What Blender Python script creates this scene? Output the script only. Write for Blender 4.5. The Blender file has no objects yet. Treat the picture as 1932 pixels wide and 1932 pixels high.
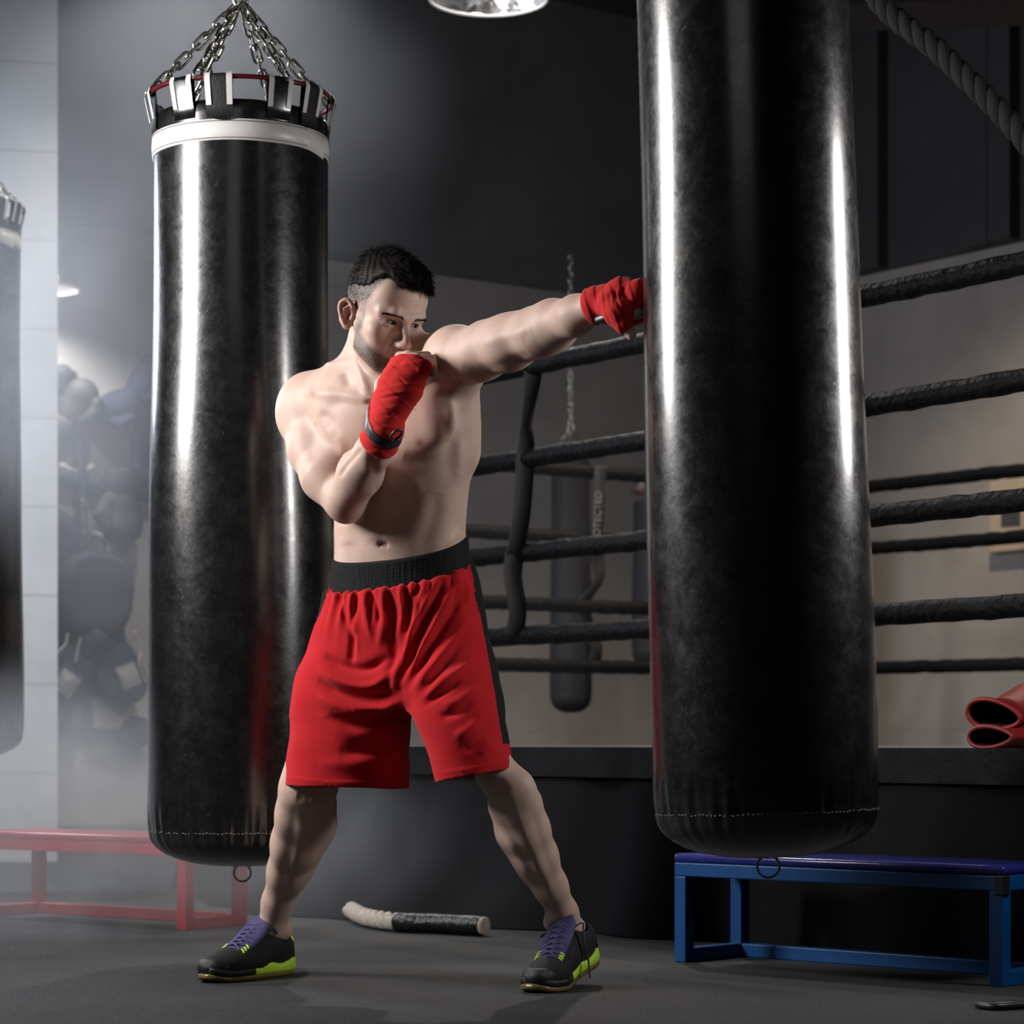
import bpy, bmesh, math, random
import numpy as np
from mathutils import Vector, Matrix

# ------------------------------------------------------------------ camera, world, lights
SC = bpy.context.scene
COL = SC.collection
F, HX, HY, CAMH = 4600.0, 966.0, 1400.0, 0.54        # focal length and horizon of the 1932 frame


def P(px, py, Y):
    """Point seen at (px,py) lying Y metres in front of the camera."""
    return np.array([(px - HX) / F * Y, Y, CAMH - (py - HY) / F * Y])


cam_d = bpy.data.cameras.new('camera')
cam_d.sensor_width = 36.0
cam_d.lens = F / 1932 * 36
cam_d.shift_y = (HY - 966) / 1932
cam_d.clip_end = 100
cam_d.dof.use_dof = True
cam_d.dof.focus_distance = 5.15
cam_d.dof.aperture_fstop = 5.6
cam = bpy.data.objects.new('camera', cam_d)
cam.location = (0, 0, CAMH)
cam.rotation_euler = (math.pi / 2, 0, 0)
COL.objects.link(cam)
SC.camera = cam

w = bpy.data.worlds.new('world')
SC.world = w
w.use_nodes = True
w.node_tree.nodes['Background'].inputs[0].default_value = (0.55, 0.6, 0.75, 1)
w.node_tree.nodes['Background'].inputs[1].default_value = 0.012


def area(name, loc, target, sx, sy, power, color=(1, 1, 1), spread=math.pi):
    d = bpy.data.lights.new(name, 'AREA')
    d.shape = 'RECTANGLE'
    d.size, d.size_y = sx, sy
    d.energy = power
    d.color = color
    d.spread = spread
    o = bpy.data.objects.new(name, d)
    o.location = loc
    o.rotation_euler = (Vector(target) - Vector(loc)).to_track_quat('-Z', 'Y').to_euler()
    COL.objects.link(o)
    return o


area('softbox_light_key', (-2.38, 5.06, 2.02), (-0.3, 5.3, 1.25), 0.62, 1.0, 92, (1.0, 0.97, 0.95))
area('softbox_light_rim', (1.9, 4.78, 1.62), (0.4, 4.75, 1.35), 0.3, 0.75, 22, (1.0, 0.97, 0.95))
area('smoke_light', (-2.95, 8.7, 2.3), (-1.2, 9.5, 1.2), 0.5, 0.9, 125, (0.80, 0.87, 1.0))
area('front_fill_light', (-0.6, 0.4, 3.4), (-0.1, 5.4, 0.8), 1.6, 1.6, 3.5, (1.0, 0.97, 0.96))

SC.view_settings.view_transform = 'Standard'
SC.view_settings.look = 'None'
SC.view_settings.gamma = 1
SC.view_settings.use_curve_mapping = False
SC.view_settings.exposure = 0.0
SC.cycles.max_bounces = 6
SC.cycles.volume_bounces = 0
SC.cycles.volume_step_rate = 2.0
SC.cycles.volume_max_steps = 48
SC.cycles.adaptive_threshold = 0.025
SC.cycles.sample_clamp_indirect = 4.0


# ------------------------------------------------------------------ materials
def nt(name):
    m = bpy.data.materials.new(name)
    m.use_nodes = True
    t = m.node_tree
    return m, t, t.nodes['Principled BSDF']


def N(t, kind, **kw):
    n = t.nodes.new(kind)
    for k, v in kw.items():
        setattr(n, k, v)
    return n


def L(t, a, ao, b, bi):
    t.links.new(a.outputs[ao], b.inputs[bi])


def noise(t, scale, detail=4, rough=0.55, stretch=None, dist=0.0):
    tc = N(t, 'ShaderNodeTexCoord')
    n = N(t, 'ShaderNodeTexNoise')
    n.inputs['Scale'].default_value = scale
    n.inputs['Detail'].default_value = detail
    n.inputs['Roughness'].default_value = rough
    n.inputs['Distortion'].default_value = dist
    if stretch:
        mp = N(t, 'ShaderNodeMapping')
        mp.inputs['Scale'].default_value = stretch
        L(t, tc, 'Object', mp, 'Vector')
        L(t, mp, 'Vector', n, 'Vector')
    else:
        L(t, tc, 'Object', n, 'Vector')
    return n


def ramp(t, src, so, p0, c0, p1, c1):
    r = N(t, 'ShaderNodeValToRGB')
    r.color_ramp.elements[0].position = p0
    r.color_ramp.elements[0].color = c0 if len(c0) == 4 else (*c0, 1)
    r.color_ramp.elements[1].position = p1
    r.color_ramp.elements[1].color = c1 if len(c1) == 4 else (*c1, 1)
    L(t, src, so, r, 'Fac')
    return r


def mat(name, color, rough=0.5, metal=0.0, var=0.15, scale=8, bump=0.0, bscale=60, spec=0.5, coat=0.0, stretch=None,
        sheen=0.0):
    m, t, b = nt(name)
    n = noise(t, scale, 5, stretch=stretch)
    lo = tuple(c * (1 - var) for c in color)
    hi = tuple(min(1, c * (1 + var)) for c in color)
    r = ramp(t, n, 'Fac', 0.3, lo, 0.7, hi)
    L(t, r, 'Color', b, 'Base Color')
    b.inputs['Roughness'].default_value = rough
    b.inputs['Metallic'].default_value = metal
    b.inputs['Specular IOR Level'].default_value = spec
    b.inputs['Coat Weight'].default_value = coat
    b.inputs['Coat Roughness'].default_value = 0.15
    b.inputs['Sheen Weight'].default_value = sheen
    if bump:
        n2 = noise(t, bscale, 4)
        bp = N(t, 'ShaderNodeBump')
        bp.inputs['Strength'].default_value = bump
        bp.inputs['Distance'].default_value = 0.01
        L(t, n2, 'Fac', bp, 'Height')
        L(t, bp, 'Normal', b, 'Normal')
    return m


def vinyl(name, base=0.006, rough=0.19, scratch=0.5):
    """Worn black vinyl: glossy with scuffs that roughen and grey it, and soft dents."""
    m, t, b = nt(name)
    n1 = noise(t, 5, 6, 0.65, dist=1.5)
    n2 = noise(t, 20, 8, 0.8, None, 0.4)
    mx = N(t, 'ShaderNodeMath', operation='MULTIPLY')
    L(t, n1, 'Fac', mx, 0)
    L(t, n2, 'Fac', mx, 1)
    r = ramp(t, mx, 'Value', 0.2, (base, base, base * 1.1), 0.48, (base + 0.0045 * scratch * 2, base + 0.0045 * scratch * 2, base + 0.0048 * scratch * 2))
    # fine straight scratches
    sc = None
    for ang, seed in ((0.6, 0), (-0.55, 7), (1.1, 15)):
        tc = N(t, 'ShaderNodeTexCoord')
        mp = N(t, 'ShaderNodeMapping', vector_type='TEXTURE')
        mp.inputs['Rotation'].default_value = (ang * 0.3, ang, ang * 0.2)
        mp.inputs['Location'].default_value = (seed, seed * 0.3, seed * 0.7)
        mp.inputs['Scale'].default_value = (1 / 30, 1 / 30, 1 / 2.6)
        L(t, tc, 'Object', mp, 'Vector')
        n3 = N(t, 'ShaderNodeTexNoise')
        n3.inputs['Scale'].default_value = 7
        n3.inputs['Detail'].default_value = 2
        n3.inputs['Distortion'].default_value = 0.15
        L(t, mp, 'Vector', n3, 'Vector')
        r3 = ramp(t, n3, 'Fac', 0.71, (0, 0, 0), 0.80, (1, 1, 1))
        if sc is None:
            sc = (r3, 'Color')
        else:
            a = N(t, 'ShaderNodeMath', operation='MAXIMUM')
            L(t, sc[0], sc[1], a, 0)
            L(t, r3, 'Color', a, 1)
            sc = (a, 'Value')
    gate = N(t, 'ShaderNodeMath', operation='MULTIPLY')
    gate.inputs[1].default_value = scratch
    L(t, sc[0], sc[1], gate, 0)
    mix = N(t, 'ShaderNodeMix', data_type='RGBA')
    L(t, gate, 'Value', mix, 'Factor')
    L(t, r, 'Color', mix, 'A')
    mix.inputs['B'].default_value = (0.05, 0.05, 0.052, 1)
    L(t, mix, 'Result', b, 'Base Color')
    rr = ramp(t, n2, 'Fac', 0.35, (rough, rough, rough), 0.75, (rough + 0.2, rough + 0.2, rough + 0.2))
    add = N(t, 'ShaderNodeMath', operation='ADD')
    add.use_clamp = True
    L(t, rr, 'Color', add, 0)
    g2 = N(t, 'ShaderNodeMath', operation='MULTIPLY')
    g2.inputs[1].default_value = 0.25
    L(t, gate, 'Value', g2, 0)
    L(t, g2, 'Value', add, 1)
    L(t, add, 'Value', b, 'Roughness')
    b.inputs['Specular IOR Level'].default_value = 0.75
    b.inputs['Coat Weight'].default_value = 0.7
    b.inputs['Coat Roughness'].default_value = 0.17
    n4 = noise(t, 4.5, 3, 0.5, (1, 1, 0.5))
    n5 = noise(t, 90, 3, 0.6)
    b1 = N(t, 'ShaderNodeBump')
    b1.inputs['Strength'].default_value = 0.10
    b1.inputs['Distance'].default_value = 0.01
    L(t, n4, 'Fac', b1, 'Height')
    b2 = N(t, 'ShaderNodeBump')
    b2.inputs['Strength'].default_value = 0.05
    b2.inputs['Distance'].default_value = 0.004
    L(t, n5, 'Fac', b2, 'Height')
    L(t, b1, 'Normal', b2, 'Normal')
    b3 = N(t, 'ShaderNodeBump', invert=True)
    b3.inputs['Strength'].default_value = 0.12
    b3.inputs['Distance'].default_value = 0.002
    L(t, gate, 'Value', b3, 'Height')
    L(t, b2, 'Normal', b3, 'Normal')
    L(t, b3, 'Normal', b, 'Normal')
    return m


M = {}
M['vinyl'] = vinyl('black_vinyl')
M['vinyl_far'] = mat('dark_vinyl', (0.012, 0.012, 0.014), 0.65, bump=0.2, bscale=20, spec=0.25)
M['white_vinyl'] = mat('white_vinyl', (0.72, 0.70, 0.69), 0.35, var=0.05, bump=0.05, bscale=20)
M['black_web'] = mat('black_webbing', (0.010, 0.010, 0.012), 0.6, bump=0.2, bscale=200)
M['chrome'] = mat('chain_steel', (0.42, 0.41, 0.37), 0.32, 1.0, var=0.25, scale=60)
M['red_metal'] = mat('red_hoop_paint', (0.10, 0.008, 0.010), 0.3)
M['skin_dummy'] = None
M['red_cloth'] = mat('red_knit_cloth', (0.52, 0.010, 0.016), 0.85, var=0.06, scale=300, bump=0.12, bscale=700, spec=0.15, sheen=0.1)
M['black_cloth'] = mat('black_knit_cloth', (0.014, 0.014, 0.015), 0.9, var=0.2, scale=200, bump=0.2, bscale=500, spec=0.2)
M['wrap'] = mat('red_wrap_cotton', (0.60, 0.022, 0.022), 0.85, var=0.08, scale=250, bump=0.15, bscale=600, spec=0.15, sheen=0.1)
M['strap_grey'] = mat('dark_rubber_strap', (0.03, 0.03, 0.032), 0.4, bump=0.05, bscale=150)
M['shoe_black'] = mat('black_suede', (0.007, 0.007, 0.008), 0.8, bump=0.2, bscale=300)
M['shoe_toe'] = mat('black_shoe_leather', (0.012, 0.012, 0.013), 0.42, bump=0.3, bscale=350)
M['purple'] = mat('purple_textile', (0.060, 0.050, 0.155), 0.6, bump=0.2, bscale=250)
M['lime'] = mat('lime_foam', (0.52, 0.80, 0.045), 0.5, var=0.08)
M['gum'] = mat('gum_rubber', (0.16, 0.12, 0.03), 0.35, var=0.2, coat=0.2)
M['hair'] = mat('dark_hair', (0.006, 0.0045, 0.0036), 0.6, var=0.4, scale=90, spec=0.12)
M['brow'] = mat('eyebrow_hair', (0.030, 0.018, 0.012), 0.6)
M['blue_metal'] = mat('blue_powder_coat', (0.0, 0.060, 0.22), 0.4, var=0.12, bump=0.05, bscale=200)
M['blue_pad'] = mat('blue_pad_vinyl', (0.018, 0.022, 0.16), 0.22, var=0.1, bump=0.05, bscale=40)
M['red_frame'] = mat('red_powder_coat', (0.50, 0.012, 0.035), 0.4, var=0.1)
M['red_pad'] = mat('red_pad_vinyl', (0.45, 0.015, 0.03), 0.3)
M['rope_black'] = mat('black_rope_tape', (0.005, 0.005, 0.0054), 0.55, bump=0.9, bscale=45, spec=0.08)
M['strap_black'] = mat('black_rope_strap', (0.006, 0.006, 0.007), 0.7)
M['canvas'] = mat('ring_canvas', (0.10, 0.10, 0.11), 0.8)
M['apron'] = mat('apron_vinyl', (0.006, 0.006, 0.0065), 0.42, bump=0.5, bscale=9, spec=0.16)
M['drape'] = mat('black_drape', (0.0065, 0.0065, 0.007), 0.9, bump=0.2, bscale=150, spec=0.12)
M['hemp'] = mat('pale_rope_fibre', (0.50, 0.44, 0.38), 0.85, var=0.25, scale=60, bump=0.4, bscale=200)
M['sleeve'] = mat('shrink_sleeve', (0.008, 0.008, 0.008), 0.28, bump=0.5, bscale=60)
M['dark_rope'] = mat('dark_rope_fibre', (0.016, 0.015, 0.0145), 0.85, var=0.3, scale=60, bump=0.4, bscale=150)
M['glove_red'] = mat('red_glove_leather', (0.24, 0.009, 0.011), 0.5, bump=0.25, bscale=25)
M['glove_lining'] = mat('dark_glove_lining', (0.012, 0.008, 0.008), 0.9)
M['navy'] = mat('navy_leather', (0.007, 0.010, 0.026), 0.85, bump=0.3, bscale=20)
M['teal'] = mat('dark_teal_leather', (0.010, 0.024, 0.034), 0.8, bump=0.3, bscale=20)
M['charcoal'] = mat('charcoal_leather', (0.014, 0.014, 0.020), 0.8, bump=0.3, bscale=20)
M['brownish'] = mat('brown_black_leather', (0.030, 0.024, 0.022), 0.7, bump=0.3, bscale=20)
M['olive'] = mat('olive_black_leather', (0.014, 0.015, 0.010), 0.8, bump=0.3, bscale=20)
M['patch'] = mat('worn_white_label', (0.22, 0.20, 0.19), 0.7, var=0.4, scale=40)
M['cord'] = mat('pale_cord', (0.30, 0.28, 0.25), 0.8)
M['alu'] = mat('spun_aluminium', (0.80, 0.80, 0.80), 0.22, 1.0, var=0.1, bump=0.7, bscale=24)
M['plate'] = mat('cream_plate', (0.42, 0.33, 0.24), 0.6, var=0.05)
M['screen'] = mat('grey_window', (0.06, 0.06, 0.062), 0.3)
M['cable'] = mat('black_cable', (0.008, 0.008, 0.008), 0.45)
M['bulb'] = mat('frosted_glass', (0.8, 0.8, 0.8), 0.3)


# ------------------------------------------------------------------ object helpers
def obj(name, me, m=None, parent=None, smooth=True, matrix=None):
    o = bpy.data.objects.new(name, me)
    COL.objects.link(o)
    if m is not None:
        me.materials.append(m)
    if smooth:
        me.polygons.foreach_set('use_smooth', np.ones(len(me.polygons), bool))
    if parent is not None:
        o.parent = parent
    if matrix is not None:
        o.matrix_local = matrix
    return o


def thing(name, loc=(0, 0, 0), rz=0.0):
    o = bpy.data.objects.new(name, None)
    o.empty_display_size = 0.1
    o.location = loc
    o.rotation_euler = (0, 0, rz)
    COL.objects.link(o)
    return o


def tag(o, label=None, cat=None, group=None, kind=None):
    if label:
        o['label'] = label
    if cat:
        o['category'] = cat
    if group:
        o['group'] = group
    if kind:
        o['kind'] = kind
    return o


def copy_tree(o, parent=None):
    c = o.copy()
    COL.objects.link(c)
    if parent is not None:
        c.parent = parent
    for ch in list(o.children):
        copy_tree(ch, c)
    return c


class MB:
    """Collects shapes, then links them as one mesh object."""

    def __init__(s):
        s.v, s.f = [], []

    def add(s, vs, fs):
        k = len(s.v)
        s.v += [tuple(map(float, v)) for v in vs]
        s.f += [tuple(i + k for i in f) for f in fs]

    def grid(s, rows, closed_u=True, cap0=False, cap1=False):
        """rows: list of rings of equal length."""
        n = len(rows[0])
        vs = [p for r in rows for p in r]
        fs = []
        for i in range(len(rows) - 1):
            for j in range(n if closed_u else n - 1):
                a, b = i * n + j, i * n + (j + 1) % n
                fs.append((a, b, b + n, a + n))
        if cap0:
            fs.append(tuple(range(n))[::-1])
        if cap1:
            fs.append(tuple(range((len(rows) - 1) * n, len(rows) * n)))
        s.add(vs, fs)

    def box(s, c, size, rz=0.0, bev=0.0):
        bm = bmesh.new()
        bmesh.ops.create_cube(bm, size=1.0)
        bmesh.ops.scale(bm, vec=Vector(size), verts=bm.verts)
        if bev:
            bmesh.ops.bevel(bm, geom=list(bm.edges), offset=bev, segments=3, affect='EDGES', profile=0.5)
        bmesh.ops.rotate(bm, cent=(0, 0, 0), matrix=Matrix.Rotation(rz, 3, 'Z'), verts=bm.verts)
        bmesh.ops.translate(bm, vec=Vector(c), verts=bm.verts)
        bm.verts.index_update()
        s.add([v.co[:] for v in bm.verts], [[v.index for v in f.verts] for f in bm.faces])
        bm.free()

    def lathe(s, prof, c=(0, 0, 0), n=48, cap0=False, cap1=False):
        rows = [[(c[0] + r * math.cos(2 * math.pi * j / n), c[1] + r * math.sin(2 * math.pi * j / n), c[2] + z)
                 for j in range(n)] for r, z in prof]
        s.grid(rows, True, cap0, cap1)

    def tube(s, pts, r, n=10, closed=False, flat=None, caps=True):
        """Tube along points; r a number or list; flat=(dir, factor) squashes the section along dir."""
        pts = [np.array(p, float) for p in pts]
        m = len(pts)
        rs = [r] * m if np.isscalar(r) else list(r)
        rows = []
        up = None
        for i in range(m):
            a = pts[(i - 1) % m] if (closed or i > 0) else pts[i]
            b = pts[(i + 1) % m] if (closed or i < m - 1) else pts[i]
            d = b - a
            d /= np.linalg.norm(d) + 1e-12
            if up is None:
                up = np.array([0, 0, 1.0]) if abs(d[2]) < 0.9 else np.array([1.0, 0, 0])
            u = np.cross(d, np.cross(up, d))
            u /= np.linalg.norm(u) + 1e-12
            up = u
            v = np.cross(d, u)
            ring = []
            for j in range(n):
                t = 2 * math.pi * j / n
                off = rs[i] * (math.cos(t) * u + math.sin(t) * v)
                if flat is not None:
                    fd = np.array(flat[0], float)
                    off = off - fd * np.dot(off, fd) * (1 - flat[1])
                ring.append(pts[i] + off)
            rows.append(ring)
        if closed:
            rows.append(rows[0])
        s.grid(rows, True, caps and not closed, caps and not closed)

    def ribbon(s, pts, dirs, w, th):
        """Flat strap: centre points, width directions, width, thickness."""
        rows = []
        m = len(pts)
        for i in range(m):
            p = np.array(pts[i], float)
            a = np.array(pts[max(0, i - 1)], float)
            b = np.array(pts[min(m - 1, i + 1)], float)
            d = (b - a) / (np.linalg.norm(b - a) + 1e-12)
            u = np.array(dirs[i], float)
            u = u - d * np.dot(u, d)
            u /= np.linalg.norm(u) + 1e-12
            nn = np.cross(d, u)
            ww = w if np.isscalar(w) else w[i]
            rows.append([p - u * ww / 2 - nn * th / 2, p + u * ww / 2 - nn * th / 2, p + u * ww / 2 + nn * th / 2,
                         p - u * ww / 2 + nn * th / 2])
        s.grid(rows, True, True, True)

    def mesh(s, name):
        me = bpy.data.meshes.new(name)
        me.from_pydata(s.v, [], s.f)
        me.update()
        return me

    def build(s, name, m, parent=None, smooth=True, matrix=None):
        return obj(name, s.mesh(name), m, parent, smooth, matrix)


def autosmooth(o, deg=40):
    me = o.data
    bm = bmesh.new()
    bm.from_mesh(me)
    for e in bm.edges:
        if len(e.link_faces) == 2 and e.calc_face_angle(0) > math.radians(deg):
            e.smooth = False
    bm.to_mesh(me)
    bm.free()
    return o


def bez(pts, n=24):
    """Catmull-Rom through points."""
    p = [np.array(q, float) for q in pts]
    p = [2 * p[0] - p[1]] + p + [2 * p[-1] - p[-2]]
    out = []
    segs = len(p) - 3
    for i in range(segs):
        for k in range(n):
            t = k / n
            a, b, c, d = p[i], p[i + 1], p[i + 2], p[i + 3]
            out.append(0.5 * ((2 * b) + (-a + c) * t + (2 * a - 5 * b + 4 * c - d) * t * t + (-a + 3 * b - 3 * c + d) * t ** 3))
    out.append(p[-2])
    return out


# ------------------------------------------------------------------ implicit surfaces
def nrm(v):
    v = np.array(v, float)
    return v / (np.linalg.norm(v) + 1e-12)


class Field:
    """Smoothly blended solids sampled on a grid; gives one continuous skin."""

    def __init__(s):
        s.ops = []

    def _add(s, fn, lo, hi, k, op):
        s.ops.append((fn, np.array(lo, np.float32), np.array(hi, np.float32), float(k), op))

    def cone(s, a, b, ra, rb, k=0.02, op='u', flat=None):
        a = np.array(a, np.float32)
        b = np.array(b, np.float32)
        ba = b - a
        l2 = float(ba @ ba) + 1e-12
        fd = None if flat is None else (np.array(nrm(flat[0]), np.float32), float(flat[1]))

        def fn(p):
            q = p - a
            t = np.clip((q @ ba) / l2, 0, 1)
            d = q - t[..., None] * ba
            if fd is not None:
                c = d @ fd[0]
                d = d + (c * (1 / fd[1] - 1))[..., None] * fd[0]
                return (np.sqrt((d * d).sum(-1)) - (ra + (rb - ra) * t)) * min(1, fd[1])
            return np.sqrt((d * d).sum(-1)) - (ra + (rb - ra) * t)
        R = max(ra, rb) * (1 if flat is None else max(1, flat[1]))
        s._add(fn, np.minimum(a, b) - R, np.maximum(a, b) + R, k, op)

    def chain(s, pts, rs, k=0.01, op='u', flat=None):
        for i in range(len(pts) - 1):
            s.cone(pts[i], pts[i + 1], rs[i], rs[i + 1], k, op, flat)

    def ell(s, c, r, k=0.02, op='u', axes=None):
        c = np.array(c, np.float32)
        r = np.array([r] * 3 if np.isscalar(r) else r, np.float32)
        A = np.eye(3, dtype=np.float32) if axes is None else np.array(axes, np.float32)   # rows are the axes

        def fn(p):
            q = (p - c) @ A.T
            k0 = np.sqrt(((q / r) ** 2).sum(-1))
            k1 = np.sqrt(((q / (r * r)) ** 2).sum(-1)) + 1e-9
            return k0 * (k0 - 1) / k1
        ext = np.abs(A.T) @ r
        s._add(fn, c - ext, c + ext, k, op)

    def zloft(s, st, k=0.02, op='u', n=2.3, cut=None):
        """st rows: z, cx, cy, a, b, phi(deg). cut: function of points giving extra >0 outside."""
        st = np.array(sorted(st), float)
        zz = np.linspace(st[0, 0], st[-1, 0], 160)
        cols = []
        for j in range(1, 6):
            y = st[:, j]
            m = np.gradient(y, st[:, 0])
            idx = np.clip(np.searchsorted(st[:, 0], zz) - 1, 0, len(st) - 2)
            h = st[idx + 1, 0] - st[idx, 0]
            t = (zz - st[idx, 0]) / h
            cols.append((2 * t ** 3 - 3 * t ** 2 + 1) * y[idx] + (t ** 3 - 2 * t ** 2 + t) * h * m[idx]
                        + (-2 * t ** 3 + 3 * t ** 2) * y[idx + 1] + (t ** 3 - t ** 2) * h * m[idx + 1])
        s.last = (zz, cols)

        def fn(p):
            z = p[..., 2]
            cx, cy, a, b, ph = [np.interp(z, zz, c).astype(np.float32) for c in cols]
            ph = np.radians(ph)
            x, y = p[..., 0] - cx, p[..., 1] - cy
            c, sn = np.cos(ph), np.sin(ph)
            qx, qy = np.abs(x * c - y * sn) / a, np.abs(x * sn + y * c) / b
            g = (qx ** n + qy ** n + 1e-12) ** (1 / n)
            d = (g - 1) * np.minimum(a, b)
            d = np.maximum(d, np.maximum(zz[0] - z, z - zz[-1]))
            if cut is not None:
                d = np.maximum(d, cut(p))
            return d
        R = max(cols[2].max(), cols[3].max())
        s._add(fn, (cols[0].min() - R, cols[1].min() - R, zz[0]), (cols[0].max() + R, cols[1].max() + R, zz[-1]), k, op)

    def half(s, nvec, pt, k=0.004, op='s'):
        """Removes what lies on the +n side of a plane."""
        nvec = np.array(nrm(nvec), np.float32)
        pt = np.array(pt, np.float32)
        s._add(lambda p: -((p - pt) @ nvec), (-99,) * 3, (99,) * 3, k, op)

    @staticmethod
    def mix(f, d, k, op):
        if op == 'u':
            h = np.maximum(k - np.abs(f - d), 0) / k if k > 0 else 0
            return np.minimum(f, d) - h * h * k * 0.25
        d = -d
        h = np.maximum(k - np.abs(f - d), 0) / k if k > 0 else 0
        return np.maximum(f, d) + h * h * k * 0.25

    def at(s, p):
        p = np.asarray(p, np.float32)
        f = np.full(len(p), 0.5, np.float32)
        for fn, lo, hi, k, op in s.ops:
            mg = k + 0.012
            w = np.all((p > lo - mg) & (p < hi + mg), axis=1)
            if w.any():
                f[w] = s.mix(f[w], fn(p[w]), k, op)
        return f

    def bounds(s, pad=0.012):
        lo = np.min([o[1] for o in s.ops if o[4] == 'u'], axis=0) - pad
        hi = np.max([o[2] for o in s.ops if o[4] == 'u'], axis=0) + pad
        return lo, hi

    def polygonize(s, h, newton=2):
        lo, hi = s.bounds(4 * h)
        n = np.ceil((hi - lo) / h).astype(int) + 1
        ax = [lo[i] + h * np.arange(n[i], dtype=np.float32) for i in range(3)]
        f = np.full(n, 0.5, np.float32)
        for fn, a, b, k, op in s.ops:
            mg = k + 3 * h
            i0 = np.clip(np.floor((a - mg - lo) / h).astype(int), 0, n)
            i1 = np.clip(np.ceil((b + mg - lo) / h).astype(int) + 1, 0, n)
            for z0 in range(i0[2], i1[2], 48):
                z1 = min(i1[2], z0 + 48)
                sl = (slice(i0[0], i1[0]), slice(i0[1], i1[1]), slice(z0, z1))
                if min(i1 - i0) <= 0:
                    continue
                g = np.stack(np.meshgrid(ax[0][sl[0]], ax[1][sl[1]], ax[2][sl[2]], indexing='ij'), -1)
                f[sl] = s.mix(f[sl], fn(g).astype(np.float32), k, op)
        sg = f < 0
        c = [sg[i:n[0] - 1 + i, j:n[1] - 1 + j, k:n[2] - 1 + k] for i in (0, 1) for j in (0, 1) for k in (0, 1)]
        cnt = sum(x.astype(np.int8) for x in c)
        act = (cnt > 0) & (cnt < 8)
        I = np.argwhere(act)
        idx = np.full(act.shape, -1, np.int32)
        idx[act] = np.arange(len(I), dtype=np.int32)
        acc = np.zeros((len(I), 3), np.float32)
        num = np.zeros(len(I), np.float32)
        corners = [(i, j, k) for i in (0, 1) for j in (0, 1) for k in (0, 1)]
        val = {o: f[I[:, 0] + o[0], I[:, 1] + o[1], I[:, 2] + o[2]] for o in corners}
        for o in corners:
            for axn in range(3):
                if o[axn] == 0:
                    o2 = list(o)
                    o2[axn] = 1
                    a, b = val[o], val[tuple(o2)]
                    x = (a < 0) != (b < 0)
                    t = np.where(x, a / np.where(x, a - b, 1), 0)
                    pos = np.tile(np.array(o, np.float32), (len(I), 1))
                    pos[:, axn] += t
                    acc[x] += pos[x]
                    num[x] += 1
        v = lo + h * (I + acc / num[:, None])
        quads = []
        for axn in range(3):
            o = [slice(1, -1)] * 3
            A = [slice(1, n[i] - 1) for i in range(3)]
            A[axn] = slice(0, n[axn] - 1)
            B = list(A)
            B[axn] = slice(1, n[axn])
            sa, sb = sg[tuple(A)], sg[tuple(B)]
            e = np.argwhere(sa != sb)
            base = e + np.array([s_.start for s_ in A])
            b_, c_ = (axn + 1) % 3, (axn + 2) % 3
            d1 = np.zeros(3, int)
            d1[b_] = 1
            d2 = np.zeros(3, int)
            d2[c_] = 1
            q = [base - d1 - d2, base - d2, base, base - d1]
            q = np.stack([idx[x[:, 0], x[:, 1], x[:, 2]] for x in q], 1)
            flip = ~sa[e[:, 0], e[:, 1], e[:, 2]]
            q[flip] = q[flip][:, ::-1]
            quads.append(q)
        q = np.concatenate(quads)
        q = q[(q >= 0).all(1)]
        v = s.project(v, newton, h)
        return v.astype(np.float64), q

    def project(s, v, it, h):
        v = np.asarray(v, np.float32).copy()
        e = 0.0012
        for _ in range(it):
            f0 = s.at(v)
            g = np.stack([s.at(v + np.eye(3, dtype=np.float32)[i] * e) - s.at(v - np.eye(3, dtype=np.float32)[i] * e)
                          for i in range(3)], 1) / (2 * e)
            gl = np.maximum((g * g).sum(1), 0.05)
            st = np.clip(f0 / gl, -h, h)[:, None] * g
            v -= 0.8 * st
        return v


def np_mesh(name, v, q):
    me = bpy.data.meshes.new(name)
    me.from_pydata(v.tolist() if isinstance(v, np.ndarray) else v, [], q.tolist() if isinstance(q, np.ndarray) else q)
    me.update()
    return me


def vnormals(me):
    a = np.empty(len(me.vertices) * 3, np.float32)
    me.vertex_normals.foreach_get('vector', a)
    return a.reshape(-1, 3)


def coords(me):
    a = np.empty(len(me.vertices) * 3, np.float32)
    me.vertices.foreach_get('co', a)
    return a.reshape(-1, 3).astype(np.float64)


def set_coords(me, c):
    me.vertices.foreach_set('co', np.asarray(c, np.float32).ravel())
    me.update()


def project_px(c):
    return np.stack([HX + F * c[:, 0] / c[:, 1], HY - F * (c[:, 2] - CAMH) / c[:, 1]], 1)


def seg_dist(p, pts):
    """Distance of 2-D points to a polyline and the position along it (0..1)."""
    best = np.full(len(p), 1e9)
    along = np.zeros(len(p))
    n = len(pts) - 1
    for i in range(n):
        a, b = np.array(pts[i][:2], float), np.array(pts[i + 1][:2], float)
        ab = b - a
        t = np.clip(((p - a) @ ab) / (ab @ ab + 1e-9), 0, 1)
        d = np.linalg.norm(p - a - t[:, None] * ab, axis=1)
        m = d < best
        best[m] = d[m]
        along[m] = (i + t[m]) / n
    return best, along


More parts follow.
